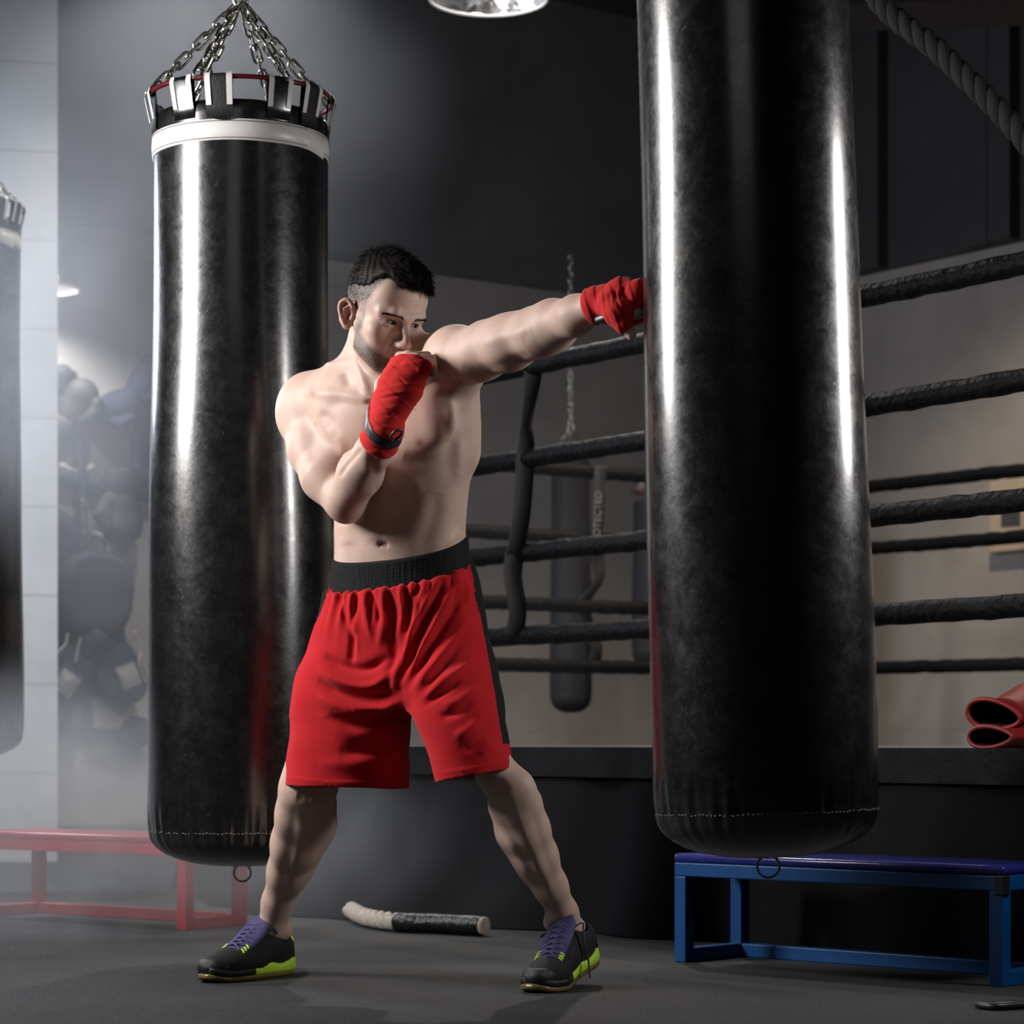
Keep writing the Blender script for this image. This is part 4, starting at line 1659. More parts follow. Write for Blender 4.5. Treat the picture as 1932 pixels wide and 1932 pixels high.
# head
hell(B, (0, -0.018, 0.040), (0.0755, 0.097, 0.082), 0.03)
hell(B, (0, 0.024, -0.018), (0.062, 0.066, 0.083), 0.03)
hell(B, (0, 0.045, 0.050), (0.060, 0.047, 0.055), 0.03)
for s_ in (-1, 1):
    hch(B, [(s_ * 0.054, 0.004, -0.030), (s_ * 0.046, 0.014, -0.070), (s_ * 0.023, 0.062, -0.102), (0, 0.075, -0.106)], [0.016, 0.016, 0.015, 0.016], 0.022)
    hell(B, (s_ * 0.046, 0.055, -0.026), (0.021, 0.022, 0.017), 0.02)
    hell(B, (s_ * 0.035, 0.050, -0.070), (0.024, 0.028, 0.030), 0.03)
hell(B, (0, 0.080, -0.100), (0.020, 0.014, 0.015), 0.015)
hell(B, (0, 0.072, -0.066), (0.032, 0.020, 0.028), 0.02)
hch(B, [(-0.052, 0.066, 0.016), (-0.028, 0.086, 0.020), (-0.008, 0.091, 0.014), (0.008, 0.091, 0.014), (0.028, 0.086, 0.020), (0.052, 0.066, 0.016)], [0.007, 0.008, 0.007, 0.007, 0.008, 0.007], 0.014)
for s_ in (-1, 1):
    hell(B, (s_ * 0.030, 0.092, -0.001), (0.018, 0.012, 0.0105), 0.012, 's')
    hell(B, (s_ * 0.030, 0.0690, 0.000), (0.0150, 0.0150, 0.0150), 0.004)      # lids
    hell(B, (s_ * 0.030, 0.071, -0.010), (0.017, 0.012, 0.006), 0.006)         # lower lid bag
    hell(B, (s_ * 0.0305, 0.0850, -0.0018), (0.0145, 0.014, 0.0050), 0.0012, 's')
hch(B, [(0, 0.088, 0.012), (0, 0.098, -0.012), (0, 0.113, -0.036)], [0.0060, 0.0070, 0.0082], 0.010)
hell(B, (0, 0.111, -0.041), (0.0105, 0.0100, 0.0088), 0.008)
for s_ in (-1, 1):
    hell(B, (s_ * 0.0105, 0.099, -0.0435), (0.0066, 0.0120, 0.0066), 0.010)
    hell(B, (s_ * 0.007, 0.106, -0.0525), (0.0040, 0.006, 0.004), 0.003, 's')
hch(B, [(-0.028, 0.079, -0.0675), (-0.008, 0.0935, -0.0625), (0, 0.0935, -0.0635), (0.008, 0.0935, -0.0625), (0.028, 0.079, -0.0675)], [0.0035, 0.0055, 0.005, 0.0055, 0.0035], 0.006)
hch(B, [(-0.025, 0.080, -0.0715), (0, 0.0915, -0.0750), (0.025, 0.080, -0.0715)], [0.0035, 0.0062, 0.0035], 0.006)
hch(B, [(-0.030, 0.082, -0.0695), (0, 0.0985, -0.0685), (0.030, 0.082, -0.0695)], [0.0018, 0.0018, 0.0018], 0.004, 's')
# ears
for s_ in (-1, 1):
    e0 = np.array([s_ * 0.074, -0.008, -0.014])
    ea = nrm([s_ * 0.66, -0.75, 0.0]) * 0.90                  # outward along the ear's width
    eu = nrm([s_ * 0.10, -0.18, 1.0]) * 0.90
    en = nrm(np.cross(ea, eu))

    def ep(a, b, c=0.0):
        return tuple(e0 + ea * a + eu * b + en * c)
    rot = np.array([ea, en, eu])
    rot = np.array([nrm(x_) for x_ in rot])
    en = nrm(en)
    hell(B, ep(0.015, 0.0), (0.017, 0.0045, 0.027), 0.006, rot=rot)
    rim = [ep(0.000, 0.020), (ep(0.008, 0.030)), ep(0.020, 0.031), ep(0.031, 0.021), ep(0.033, 0.006), ep(0.028, -0.010), ep(0.020, -0.024)]
    fw = -1 if (en[1] < 0) else 1
    rim = [tuple(np.array(q_) + en * fw * 0.004) for q_ in bez(rim, 4)]
    hch(B, rim, [0.0038] * len(rim), 0.003)
    hell(B, ep(0.013, -0.028), (0.010, 0.0055, 0.009), 0.005, rot=rot)         # lobe
    anti = [tuple(np.array(ep(a, b)) + en * fw * 0.003) for a, b in ((0.012, 0.018), (0.021, 0.010), (0.022, -0.004), (0.015, -0.017))]
    hch(B, anti, [0.003, 0.0035, 0.0035, 0.003], 0.003)
    hell(B, tuple(np.array(ep(0.011, -0.002)) + en * fw * 0.005), (0.0075, 0.005, 0.011), 0.003, 's', rot=rot)
    hell(B, tuple(np.array(ep(0.001, -0.006)) + en * fw * 0.003), (0.004, 0.004, 0.006), 0.003, rot=rot)   # tragus

v, q = B.polygonize(0.0034, 2)
me = np_mesh('person', v, q)
# finer faces on the head, then back onto the exact surface
bm = bmesh.new()
bm.from_mesh(me)
hl = hloc(v)
inhead = (np.abs(hl[:, 0]) < 0.12) & (hl[:, 1] > -0.06) & (hl[:, 1] < 0.14) & (hl[:, 2] > -0.12) & (hl[:, 2] < 0.05)
bm.verts.ensure_lookup_table()
inhead |= np.linalg.norm(v - RM, axis=1) < 0.075
inhead |= np.linalg.norm(v - LT[2], axis=1) < 0.06
fs = [f for f in bm.faces if all(inhead[x.index] for x in f.verts)]
es = list({e for f in fs for e in f.edges})
bmesh.ops.subdivide_edges(bm, edges=es, cuts=1, use_grid_fill=True)
bmesh.ops.recalc_face_normals(bm, faces=bm.faces)
bm.to_mesh(me)
bm.free()
co = coords(me)
hl = hloc(co)
inhead = (np.abs(hl[:, 0]) < 0.125) & (hl[:, 1] > -0.07) & (hl[:, 1] < 0.145) & (hl[:, 2] > -0.125) & (hl[:, 2] < 0.06)
inhead |= np.linalg.norm(co - RM, axis=1) < 0.08
inhead |= np.linalg.norm(co - LT[2], axis=1) < 0.065
co[inhead] = B.project(co[inhead], 3, 0.003)
set_coords(me, co)

# muscle relief: raised (+) and sunk (-) soft lines
strokes(me, [
    ([(698, 757), (650, 745), (600, 742), (572, 735)], 10, 0.0042),          # right collar bone
    ([(700, 775), (650, 762), (615, 765)], 10, -0.0022),
    ([(708, 757), (760, 738), (815, 712)], 9, 0.006),                       # left collar bone
    ([(698, 754), (699, 764)], 9, -0.007),                                  # notch
    ([(668, 665), (684, 712), (696, 748)], 9, 0.006),                       # neck muscle
    ([(650, 700), (660, 730)], 10, -0.004),
    ([(700, 775), (702, 850), (708, 900)], 9, -0.0045),                     # breastbone
    ([(712, 915), (716, 960), (722, 1020)], 8, -0.0035),                    # midline
    ([(762, 860), (800, 868), (840, 850), (868, 815)], 12, -0.0045),        # under the left chest muscle
    ([(860, 800), (866, 860), (862, 920)], 13, 0.0045),
    ([(845, 725), (836, 775), (848, 830)], 14, -0.0030),                     # edge of chest below the armpit
    ([(712, 1028), (722, 1026), (733, 1028)], 4.5, -0.009),                 # navel
    ([(690, 1016), (722, 1012), (760, 1016)], 7, 0.0018),
    ([(790, 1050), (815, 985), (828, 930)], 16, -0.0040),                   # flank line
    ([(870, 1000), (850, 1018), (800, 1042)], 10, 0.003),
    ([(735, 900), (770, 905), (800, 925)], 14, 0.003),                      # rib arch
    ([(730, 930), (760, 940), (780, 970)], 12, -0.003),
    ([(650, 985), (655, 1030)], 14, 0.003),
    ([(604, 778), (624, 795), (640, 826)], 9, -0.0034),                     # crease between shoulder and chest
    ([(600, 800), (588, 842), (596, 870)], 12, -0.0012),
    ([(620, 806), (640, 830), (650, 862)], 10, 0.0035),                     # biceps
    ([(640, 902), (655, 878), (684, 846)], 5, -0.0035),                     # elbow crease
    ([(672, 945), (690, 905), (712, 868)], 14, 0.0015),
    ([(872, 694), (905, 700), (960, 688), (1000, 668)], 13, -0.0030),       # under the triceps
    ([(905, 650), (960, 632), (1005, 622)], 13, 0.003),
    ([(985, 638), (1000, 628)], 9, -0.0015),
    ([(532, 1500), (524, 1580), (512, 1680)], 10, 0.0022),                    # right shin
    ([(556, 1520), (547, 1600), (530, 1690)], 10, -0.0025),
    ([(580, 1545), (568, 1600), (552, 1650)], 10, 0.0025),
    ([(560, 1500), (590, 1505)], 12, -0.004),
    ([(925, 1490), (945, 1545), (985, 1610), (1030, 1700)], 9, -0.0032),    # left leg: groove beside the shin
    ([(960, 1495), (985, 1560), (1015, 1630), (1048, 1705)], 10, 0.0028),
    ([(1000, 1520), (1020, 1580), (1045, 1660)], 9, -0.0020),
    ([(935, 1470), (950, 1500)], 12, -0.005),
    ([(722, 612), (729, 619), (745, 621)], 3, -0.0012),                     # bags under the eyes
    ([(772, 620), (782, 625), (792, 621)], 3, -0.0012),
    ([(742, 640), (732, 655), (728, 670)], 4, -0.0016),                     # fold beside the nose
    ([(735, 566), (760, 571), (785, 570)], 2.2, -0.0010),                   # brow lines
    ([(738, 575), (762, 580), (788, 577)], 2.2, -0.0010),
])
# colours that belong to the skin
co = coords(me)
hl = hloc(co)
px = project_px(co)
n = len(co)
tint = np.ones((n, 4), np.float32)


def blend(mask, c):
    mask = np.clip(mask, 0, 1)[:, None]
    tint[:, :3] = tint[:, :3] * (1 - mask) + np.array(c, np.float32) * mask


front = co[:, 1] < 5.32
nd = np.linalg.norm((px - np.array([791, 836])), axis=1)
blend(np.exp(-(nd / 8.5) ** 2) * front * (co[:, 2] > 1.0), (0.62, 0.42, 0.45))
blend(np.exp(-(nd / 3.0) ** 2) * front, (0.45, 0.30, 0.32))
for (mx_, my, rr_) in ((783, 773, 2.6), (595, 800, 1.8), (590, 742, 7), (822, 700, 2)):
    blend(np.exp(-(np.linalg.norm(px - np.array([mx_, my]), axis=1) / rr_) ** 2) * front * 0.6, (0.55, 0.42, 0.38))
ish = (np.abs(hl[:, 0]) < 0.13) & (hl[:, 1] > -0.13) & (hl[:, 1] < 0.15) & (hl[:, 2] > -0.135) & (hl[:, 2] < 0.15)
lips = np.exp(-((hl[:, 2] + 0.0685) / 0.0075) ** 2) * np.exp(-(hl[:, 0] / 0.026) ** 4) * (hl[:, 1] > 0.07) * ish
blend(lips * 0.75, (0.72, 0.45, 0.45))
ear = ish * (np.abs(hl[:, 0]) > 0.0765) * (hl[:, 1] < 0.02)
blend(ear * 0.5, (0.92, 0.66, 0.62))
cheek = np.exp(-(np.linalg.norm(hl - np.array([-0.045, 0.055, -0.045]), axis=1) / 0.025) ** 2)
blend(cheek * 0.5, (0.95, 0.78, 0.75))
nose = np.exp(-(np.linalg.norm(hl - np.array([0, 0.112, -0.042]), axis=1) / 0.016) ** 2)
blend(nose * 0.5, (0.96, 0.78, 0.76))
eyes = sum(np.exp(-(np.linalg.norm((hl - np.array([s_ * 0.030, 0.078, 0.0])) * np.array([0.8, 1, 1.1]), axis=1) / 0.014) ** 2) for s_ in (-1, 1))
blend(eyes * 0.5, (0.78, 0.58, 0.55))
# stubble: beard, moustache, clipped sides of the head
stb = np.zeros(n)
x_, y_, z_ = np.abs(hl[:, 0]), hl[:, 1], hl[:, 2]
line = -0.020 - 0.50 * np.clip(y_ - 0.012, 0, 1)
beard = np.clip((line - z_) / 0.022, 0, 1) * np.clip((y_ - 0.002) / 0.012, 0, 1) * np.clip((z_ + 0.088 + 0.50 * np.clip(y_ - 0.012, 0, 0.07)) / 0.012, 0, 1) * ish
mous = np.exp(-((z_ + 0.056) / 0.0055) ** 2) * np.exp(-(x_ / 0.026) ** 4) * (y_ > 0.07) * ish
burn = np.clip((0.018 - np.abs(y_ - 0.017)) / 0.008, 0, 1) * np.clip((0.03 - z_) / 0.01, 0, 1) * (z_ > -0.05) * (x_ > 0.045) * ish
stb = np.maximum(stb, np.maximum(beard * 0.47, mous * 0.36))
stb = np.maximum(stb, burn * 0.36)
stb *= (1 - lips)
fade = np.clip((z_ - (0.000 - 0.25 * np.clip(0.03 - y_, -1, 1))) / 0.05, 0, 1) * np.clip((0.048 + 0.25 * np.clip(z_ - 0.03, 0, 1) - y_) / 0.02, 0, 1) * ish * (np.abs(hl[:, 0]) < 0.0775)
stb = np.maximum(stb, np.where(fade > 0, 0.20 + 0.42 * fade, 0) * (fade > 0.02))
arm = np.exp(-(seg_dist(px, [(868, 722), (848, 738), (852, 748)])[0] / 9) ** 2) * (co[:, 1] < 5.3) * (co[:, 2] > 1.2)
stb = np.maximum(stb, arm * 0.30)
navel = np.exp(-(((px[:, 0] - 722) / 9) ** 2 + ((px[:, 1] - 1029) / 3.5) ** 2)) * front
blend(navel * 0.8, (0.5, 0.35, 0.3))
a1 = me.color_attributes.new('tint', 'FLOAT_COLOR', 'POINT')
a1.data.foreach_set('color', tint.ravel())
a2 = me.attributes.new('stubble', 'FLOAT', 'POINT')
a2.data.foreach_set('value', stb.astype(np.float32))
person = obj('person', me, M['skin'])
tag(person, 'shirtless person in red shorts and red hand wraps punching the scuffed heavy bag', 'person')

# eyes
for s_ in (-1, 1):
    g = nrm(HF + HL * 0.38 - HU * 0.10)
    c = h(s_ * 0.030, 0.0695, 0.0)
    bm = bmesh.new()
    bmesh.ops.create_uvsphere(bm, u_segments=32, v_segments=24, radius=0.0128 * HS)
    mt = bpy.data.meshes.new('eyeball')
    bm.to_mesh(mt)
    bm.free()
    mt.materials.append(mat('eye_white', (0.52, 0.46, 0.43), 0.2, var=0.05) if s_ < 0 else bpy.data.materials['eye_white'])
    mt.materials.append(mat('iris_dark', (0.020, 0.016, 0.012), 0.1, var=0.2) if s_ < 0 else bpy.data.materials['iris_dark'])
    for p in mt.polygons:
        p.material_index = 1 if p.center.z > 0.0128 * HS * math.cos(math.radians(27)) else 0
    o = obj('eye', mt, None, person)
    zc = nrm(g)
    xc = nrm(np.cross(HU, zc))
    yc = np.cross(zc, xc)
    o.matrix_local = Matrix(((xc[0], yc[0], zc[0], c[0]), (xc[1], yc[1], zc[1], c[1]), (xc[2], yc[2], zc[2], c[2]), (0, 0, 0, 1)))


def lash(s_):
    mb = MB()
    pts = []
    for t in np.linspace(-1, 1, 15):
        x = s_ * 0.0305 + 0.0138 * t
        z = -0.0018 + 0.0047 * math.sqrt(max(0, 1 - t * t))
        yy = 0.069 + math.sqrt(max(1e-6, 0.0152 ** 2 - (x - s_ * 0.030) ** 2 - z * z))
        pts.append(h(x, yy - 0.0006, z))
    mb.tube(pts, [0.0003 + 0.0009 * (1 - t * t) for t in np.linspace(-1, 1, 15)], 6)
    return mb.build('eyelash', M['brow'], person)


lash(-1)
lash(1)


def strands(roots, dirs, lens, r, mb, curl=0.3, seed=0):
    rr = np.random.RandomState(seed)
    for p, d, ln in zip(roots, dirs, lens):
        d = nrm(d)
        pts = [p + d * ln * t + np.array([0, 0, -curl * ln]) * t * t + rr.normal(0, 0.0004, 3) * t for t in (0, 0.35, 0.7, 1.0)]
        mb.tube(pts, [r, r, r * 0.8, r * 0.2], 4, caps=False)


# eyebrows
rr = np.random.RandomState(4)
for s_ in (-1, 1):
    mb = MB()
    rts, drs, lns = [], [], []
    for i in range(210):
        t = rr.uniform(0, 1)
        xx = s_ * (0.012 + 0.038 * t)
        zz = 0.0095 + 0.0090 * math.sin(t * 2.0) - 0.003 * t * t + rr.uniform(-1, 1) * 0.0040 * (1 - 0.6 * t)
        p0 = np.array([h(xx, 0.10 - 0.012 * t - 14 * max(0, abs(xx) - 0.02) ** 2, zz)])
        p1 = B.project(p0, 5, 0.006)[0]
        rts.append(p1 - 0.0008 * HF)
        drs.append(HL * s_ * (0.5 + 0.5 * t) + HU * (0.55 - 0.8 * t) + HF * 0.25)
        lns.append(rr.uniform(0.005, 0.008))
    strands(rts, drs, lns, 0.00042, mb, 0.05, 3)
    mb.build('eyebrow', M['brow'], person)

# hair
Hh = Field()
hell(Hh, (0, -0.016, 0.054), (0.0775, 0.1005, 0.088), 0.01)
hell(Hh, (0, 0.045, 0.085), (0.062, 0.052, 0.045), 0.02)
hch(Hh, [(-0.030, 0.070, 0.092), (0.000, 0.090, 0.079), (0.030, 0.088, 0.071), (0.056, 0.064, 0.074)], [0.013, 0.0125, 0.012, 0.012], 0.012)
# hairline: remove below a slanting surface, deeper at the temples
Hh.half((0, 0.30, -1.0), h(0, 0.080, 0.074), 0.008) if False else None
nb = 0.32 * HF - 1.0 * HU
Hh.half(nb, h(0, 0.085, 0.0735), 0.020)
hell(Hh, (-0.062, 0.066, 0.068), (0.030, 0.030, 0.026), 0.010, 's')
hell(Hh, (0.085, 0.040, 0.045), (0.022, 0.04, 0.024), 0.010, 's')
vh, qh = Hh.polygonize(0.003, 2)
mh = np_mesh('hair', vh, qh)
ch, nh = coords(mh), vnormals(mh)
lh = hloc(ch)
wv = np.sin(lh[:, 0] * 520 + lh[:, 1] * 140 + 3 * np.sin(lh[:, 1] * 60)) * 0.0007 + np.sin(lh[:, 0] * 190 - lh[:, 1] * 80 + 2 * np.sin(lh[:, 2] * 90)) * 0.0012
set_coords(mh, ch + nh * wv[:, None])
bm = bmesh.new()
bm.from_mesh(mh)
bmesh.ops.recalc_face_normals(bm, faces=bm.faces)
bm.to_mesh(mh)
bm.free()
ch, nh = coords(mh), vnormals(mh)
lh = hloc(ch)
hair = obj('hair', mh, M['hair'], person)
mb = MB()
rr = np.random.RandomState(9)
out = ((nh @ HU) > -0.35) & (lh[:, 2] > 0.025)
pick = rr.choice(np.where(out)[0], 6500)
rts, drs, lns = [], [], []
for i in pick:
    x, y, z = lh[i]
    flow = HL * (0.55 + 0.3 * rr.randn() * 0.5) + HF * (0.8 if y > -0.02 else 0.2) - HU * (0.25 if y > 0.06 else (0.9 if y < -0.05 else 0.15))
    d = flow - nh[i] * (flow @ nh[i]) + nh[i] * rr.uniform(0.0, 0.22)
    rts.append(ch[i] - nh[i] * 0.002)
    drs.append(d + rr.normal(0, 0.18, 3))
    side = abs(x) > 0.055 or y < -0.06
    lns.append(rr.uniform(0.006, 0.011) if side else rr.uniform(0.014, 0.026))
edge = np.where((lh[:, 2] > 0.03) & (((nh @ HU) < -0.05) | (lh[:, 2] < 0.075)) & ((nh @ HF) > -0.2))[0]
for i in rr.choice(edge, 1500):
    side = lh[i, 0] < -0.045
    d = (HF * 0.25 - HU * 0.9 if side else HL * 0.8 - HU * 0.55 + HF * 0.2) + nh[i] * 0.10 + rr.normal(0, 0.16, 3)
    rts.append(ch[i] - nh[i] * 0.001)
    drs.append(d)
    lns.append(rr.uniform(0.004, 0.008) if side else rr.uniform(0.007, 0.014))
strands(rts, drs, lns, 0.00045, mb, 0.15, 5)
# clipped hairs over the sides so that the edge is not a hard line
cand = np.where((stb > 0.42) & (hloc(co)[:, 2] > 0.01))[0]
mn = vnormals(me)
for i in rr.choice(cand, 1100):
    p = co[i]
    d = mn[i] * 0.6 - HU * 0.5 - HF * 0.3 + rr.normal(0, 0.15, 3)
    strands([p - mn[i] * 0.0004], [d], [rr.uniform(0.003, 0.005)], 0.00022, mb, 0.0, i % 1000)
mb.build('hair_strands', M['hair'], hair)

# ------------------------------------------------------------------ shorts
S = Field()
HIP = px_loft([(1030, 5.35, 755, 127, 0.106, 24), (1062, 5.352, 758, 131, 0.110, 23), (1110, 5.355, 760, 146, 0.124, 21), (1160, 5.36, 758, 157, 0.132, 20), (1220, 5.365, 754, 170, 0.138, 20), (1300, 5.365, 752, 184, 0.140, 20), (1338, 5.37, 752, 186, 0.135, 20)], 20)
RLEG = px_loft([(1120, 5.38, 700, 70, 0.08, 18), (1220, 5.40, 682, 88, 0.115, 18), (1290, 5.40, 664, 104, 0.125, 18), (1345, 5.40, 662, 111, 0.128, 18), (1400, 5.395, 659, 113, 0.128, 18), (1450, 5.39, 656, 116, 0.128, 18), (1512, 5.39, 655, 118, 0.128, 18)], 18)
LLEG = px_loft([(1120, 5.34, 810, 66, 0.08, 18), (1220, 5.32, 833, 82, 0.112, 18), (1290, 5.28, 850, 89, 0.120, 18), (1345, 5.255, 865, 86, 0.118, 18), (1400, 5.235, 881, 79, 0.112, 18), (1450, 5.225, 894, 76, 0.104, 18), (1520, 5.21, 912, 76, 0.102, 18)], 18)
S.zloft(RLEG, 0.006, n=2.2)
S.zloft(LLEG, 0.006, n=2.2)
S.zloft(HIP, 0.030, n=2.2)
# open hems: hollow out the legs from below
hr0, hr1 = P(537, 1481, 5.40), P(773, 1488, 5.38)
hl0, hl1 = P(825, 1475, 5.23), P(970, 1447, 5.22)
dr, dl = hr1 - hr0, hl1 - hl0
nr = nrm(np.cross(dr, [0, 1, 0]))
nr = -nr if nr[2] > 0 else nr
nl = nrm(np.cross(dl, [0, 1, 0]))
nl = -nl if nl[2] > 0 else nl
nr, nl = np.array(nr, np.float32), np.array(nl, np.float32)
a0, b0 = np.array(hr0, np.float32), np.array(hl0, np.float32)
split = P(786, 1400, 5.3)[0]


def cutter(p):
    d1 = (p - a0) @ nr
    d2 = (p - b0) @ nl
    return -np.where(p[..., 0] < split, d1, d2)


S._add(cutter, (-9, 5, 0.2), (9, 6, 0.75), 0.003, 's')


def hollow(st, d):
    return [(z, cx, cy, a - d, b - d, ph) for z, cx, cy, a, b, ph in st]


zr, zl_ = P(0, 1440, 5.39)[2], P(0, 1412, 5.23)[2]
S.zloft(hollow([s_ for s_ in RLEG if s_[0] < zr + 0.10], 0.008), 0.002, 's', n=2.2)
S.zloft(hollow([s_ for s_ in LLEG if s_[0] < zl_ + 0.10], 0.008), 0.002, 's', n=2.2)
# below the waistband only
wt = nrm([0.105, -0.30, -1.0])


def band_z(X, Y, which):
    """Height of the waistband's upper (1) or lower (0) edge at a point; it dips in front and rises to his left."""
    base = P(757, 1030, 5.35)[2] if which else P(757, 1092, 5.35)[2]
    return base + (X - P(757, 1030, 5.35)[0]) * 0.215 + (Y - 5.35) * (0.34 if which else 0.24)


S._add(lambda p: -(p[..., 2] - band_z(p[..., 0], p[..., 1], 0) - 0.006), (-9, 5, 0.8), (9, 6, 1.2), 0.004, 's')
vs, qs = S.polygonize(0.0042, 2)
ms = np_mesh('shorts', vs, qs)
bm = bmesh.new()
bm.from_mesh(ms)
bmesh.ops.recalc_face_normals(bm, faces=bm.faces)
bm.to_mesh(ms)
bm.free()
# gathers under the elastic, all the way round
cs, ns = coords(ms), vnormals(ms)
ang = np.arctan2(cs[:, 1] - 5.36, cs[:, 0] + 0.243)
drop = band_z(cs[:, 0], cs[:, 1], 0) - cs[:, 2]
gat = (np.sin(26 * ang + 2 * np.sin(5 * ang)) * 0.6 + np.sin(41 * ang + 1) * 0.4) * 0.0038 * np.exp(-(drop / 0.06) ** 2)
set_coords(ms, cs + ns * gat[:, None])
strokes(ms, [
    # folds hanging from the gathers
    ([(640, 1110), (648, 1160), (668, 1215)], 5, -0.005), ([(655, 1112), (668, 1180), (672, 1235)], 6, 0.005),
    ([(672, 1115), (668, 1150), (664, 1185)], 5, -0.006), ([(685, 1115), (692, 1160), (700, 1205)], 6, 0.006),
    ([(700, 1118), (712, 1150), (716, 1178)], 4, -0.005), ([(716, 1116), (726, 1165), (715, 1220)], 7, 0.006),
    ([(735, 1115), (742, 1160), (740, 1215)], 6, -0.008), ([(752, 1112), (760, 1150), (757, 1188)], 5, 0.005),
    ([(668, 1190), (664, 1225), (662, 1250)], 7, -0.008),
    ([(790, 1105), (772, 1140), (766, 1200)], 6, -0.007), ([(800, 1105), (785, 1150), (770, 1210)], 5, 0.006),
    ([(828, 1092), (796, 1150), (770, 1215), (764, 1262)], 6, 0.008), ([(838, 1092), (815, 1150), (792, 1200), (760, 1280)], 6, -0.010),
    ([(868, 1085), (838, 1140), (808, 1200), (765, 1290)], 7, 0.010), ([(876, 1120), (848, 1165), (812, 1220), (772, 1290)], 8, -0.011),
    ([(884, 1160), (850, 1215), (812, 1262), (780, 1305)], 9, 0.009), ([(872, 1210), (840, 1250), (800, 1300)], 8, -0.008),
    ([(890, 1250), (846, 1278), (800, 1318)], 8, 0.007), ([(868, 1285), (836, 1305), (800, 1328)], 7, -0.008),
    ([(905, 1290), (870, 1320), (835, 1332)], 9, 0.006), ([(890, 1325), (860, 1345), (832, 1352)], 7, -0.006),
    ([(915, 1345), (885, 1375), (858, 1392)], 8, 0.005), ([(925, 1375), (890, 1405), (870, 1412)], 8, -0.005), ([(925, 1400), (905, 1425)], 8, 0.005),
    # drag lines across his right thigh
    ([(612, 1238), (645, 1256), (690, 1262), (735, 1240)], 9, -0.012), ([(600, 1262), (640, 1285), (700, 1294), (750, 1262)], 9, 0.010),
    ([(598, 1284), (640, 1308), (700, 1318), (752, 1302)], 9, -0.011), ([(600, 1312), (650, 1336), (715, 1340), (760, 1322)], 10, 0.009),
    ([(620, 1345), (670, 1366), (735, 1350), (766, 1338)], 10, -0.009), ([(600, 1350), (660, 1388), (720, 1382), (765, 1362)], 13, 0.006),
    ([(640, 1422), (700, 1412), (765, 1385)], 14, -0.007), ([(600, 1440), (680, 1440), (760, 1420)], 14, 0.005),
    ([(762, 1225), (748, 1275), (742, 1310)], 8, 0.007), ([(742, 1200), (744, 1240), (735, 1275)], 9, -0.007),
    # hems
    ([(538, 1466), (600, 1474), (680, 1477), (774, 1476)], 2.2, 0.0022), ([(825, 1460), (890, 1450), (968, 1434)], 2.2, 0.0022),
], 0.3)
cs, ns = coords(ms), vnormals(ms)
wob = np.sin(cs[:, 2] * 41 + cs[:, 0] * 30) * np.sin(cs[:, 1] * 37 + cs[:, 2] * 23) * 0.0022
set_coords(ms, cs + ns * wob[:, None])

# the black side panels are cloth of their own
cs = coords(ms)
px = project_px(cs)
side_l = []
fc_ = np.array([list(p.vertices)[:4] if len(p.vertices) >= 4 else list(p.vertices) + [p.vertices[0]] for p in ms.polygons])
cen = cs[fc_].mean(1)
cpx = project_px(cen)
zz_, cols = None, None


def edge_line(y, pts):
    return np.interp(y, [p[1] for p in pts], [p[0] for p in pts])


# his left side: from the waist at (893,1068) down to (948,1390), showing only at the outline; runs back round the hip
le = edge_line(cpx[:, 1], [(885, 1060), (893, 1090), (897, 1130), (907, 1165), (914, 1200), (925, 1260), (934, 1310), (943, 1370), (948, 1395)])
backside = cen[:, 1] > np.interp(cpx[:, 1], [1060, 1400], [5.34, 5.215])
left_panel = (cpx[:, 1] < 1402) & (cen[:, 0] > P(800, 0, 5.3)[0]) & ((cpx[:, 0] > le) | (backside & (cpx[:, 0] > le - 45)))
re_ = edge_line(cpx[:, 1], [(622, 1100), (612, 1135), (596, 1175), (560, 1210), (500, 1400)])
right_panel = (cpx[:, 1] < 1390) & (cen[:, 0] < P(720, 0, 5.3)[0]) & ((cpx[:, 0] < re_) | ((cen[:, 1] > 5.41) & (cpx[:, 0] < re_ + 40)))
panel = left_panel | right_panel


def submesh(name, cs, faces):
    used = np.unique(faces)
    mp_ = -np.ones(len(cs), int)
    mp_[used] = np.arange(len(used))
    return np_mesh(name, cs[used], mp_[faces])


sh_red = obj('shorts', submesh('shorts', cs, fc_[~panel]), M['red_cloth'], person)
sh_red['label'] = 'loose red knee-length shorts'
for nm, msk in (('side_panel', left_panel), ('side_panel', right_panel)):
    if msk.any():
        o = obj(nm, submesh(nm, cs, fc_[msk]), M['black_cloth'], sh_red)
        o['label'] = 'black side panel'
# waistband
zz, cols = None, None
Wf = Field()
Wf.zloft(px_loft([(985, 5.342, 754.5, 127, 0.106, 26), (1030, 5.348, 755, 127.5, 0.108, 25), (1062, 5.352, 757, 129.5, 0.111, 23), (1090, 5.355, 759, 135, 0.114, 22), (1125, 5.357, 760, 139, 0.118, 21)], 22), 0.01, n=2.25)
Wf._add(lambda p: -(band_z(p[..., 0], p[..., 1], 0) - p[..., 2]), (-9, 5, 0.7), (9, 6, 1.3), 0.004, 's')
Wf._add(lambda p: -(p[..., 2] - band_z(p[..., 0], p[..., 1], 1)), (-9, 5, 0.7), (9, 6, 1.3), 0.004, 's')
vw, qw = Wf.polygonize(0.0034, 2)
mw = np_mesh('waistband', vw, qw)
bm = bmesh.new()
bm.from_mesh(mw)
bmesh.ops.recalc_face_normals(bm, faces=bm.faces)
bm.to_mesh(mw)
bm.free()
cw, nw = coords(mw), vnormals(mw)
ang = np.arctan2(cw[:, 1] - 5.35, cw[:, 0] + 0.243)
rows_ = np.sin((cw[:, 2] - band_z(cw[:, 0], cw[:, 1], 0)) * 2 * math.pi / 0.0085)
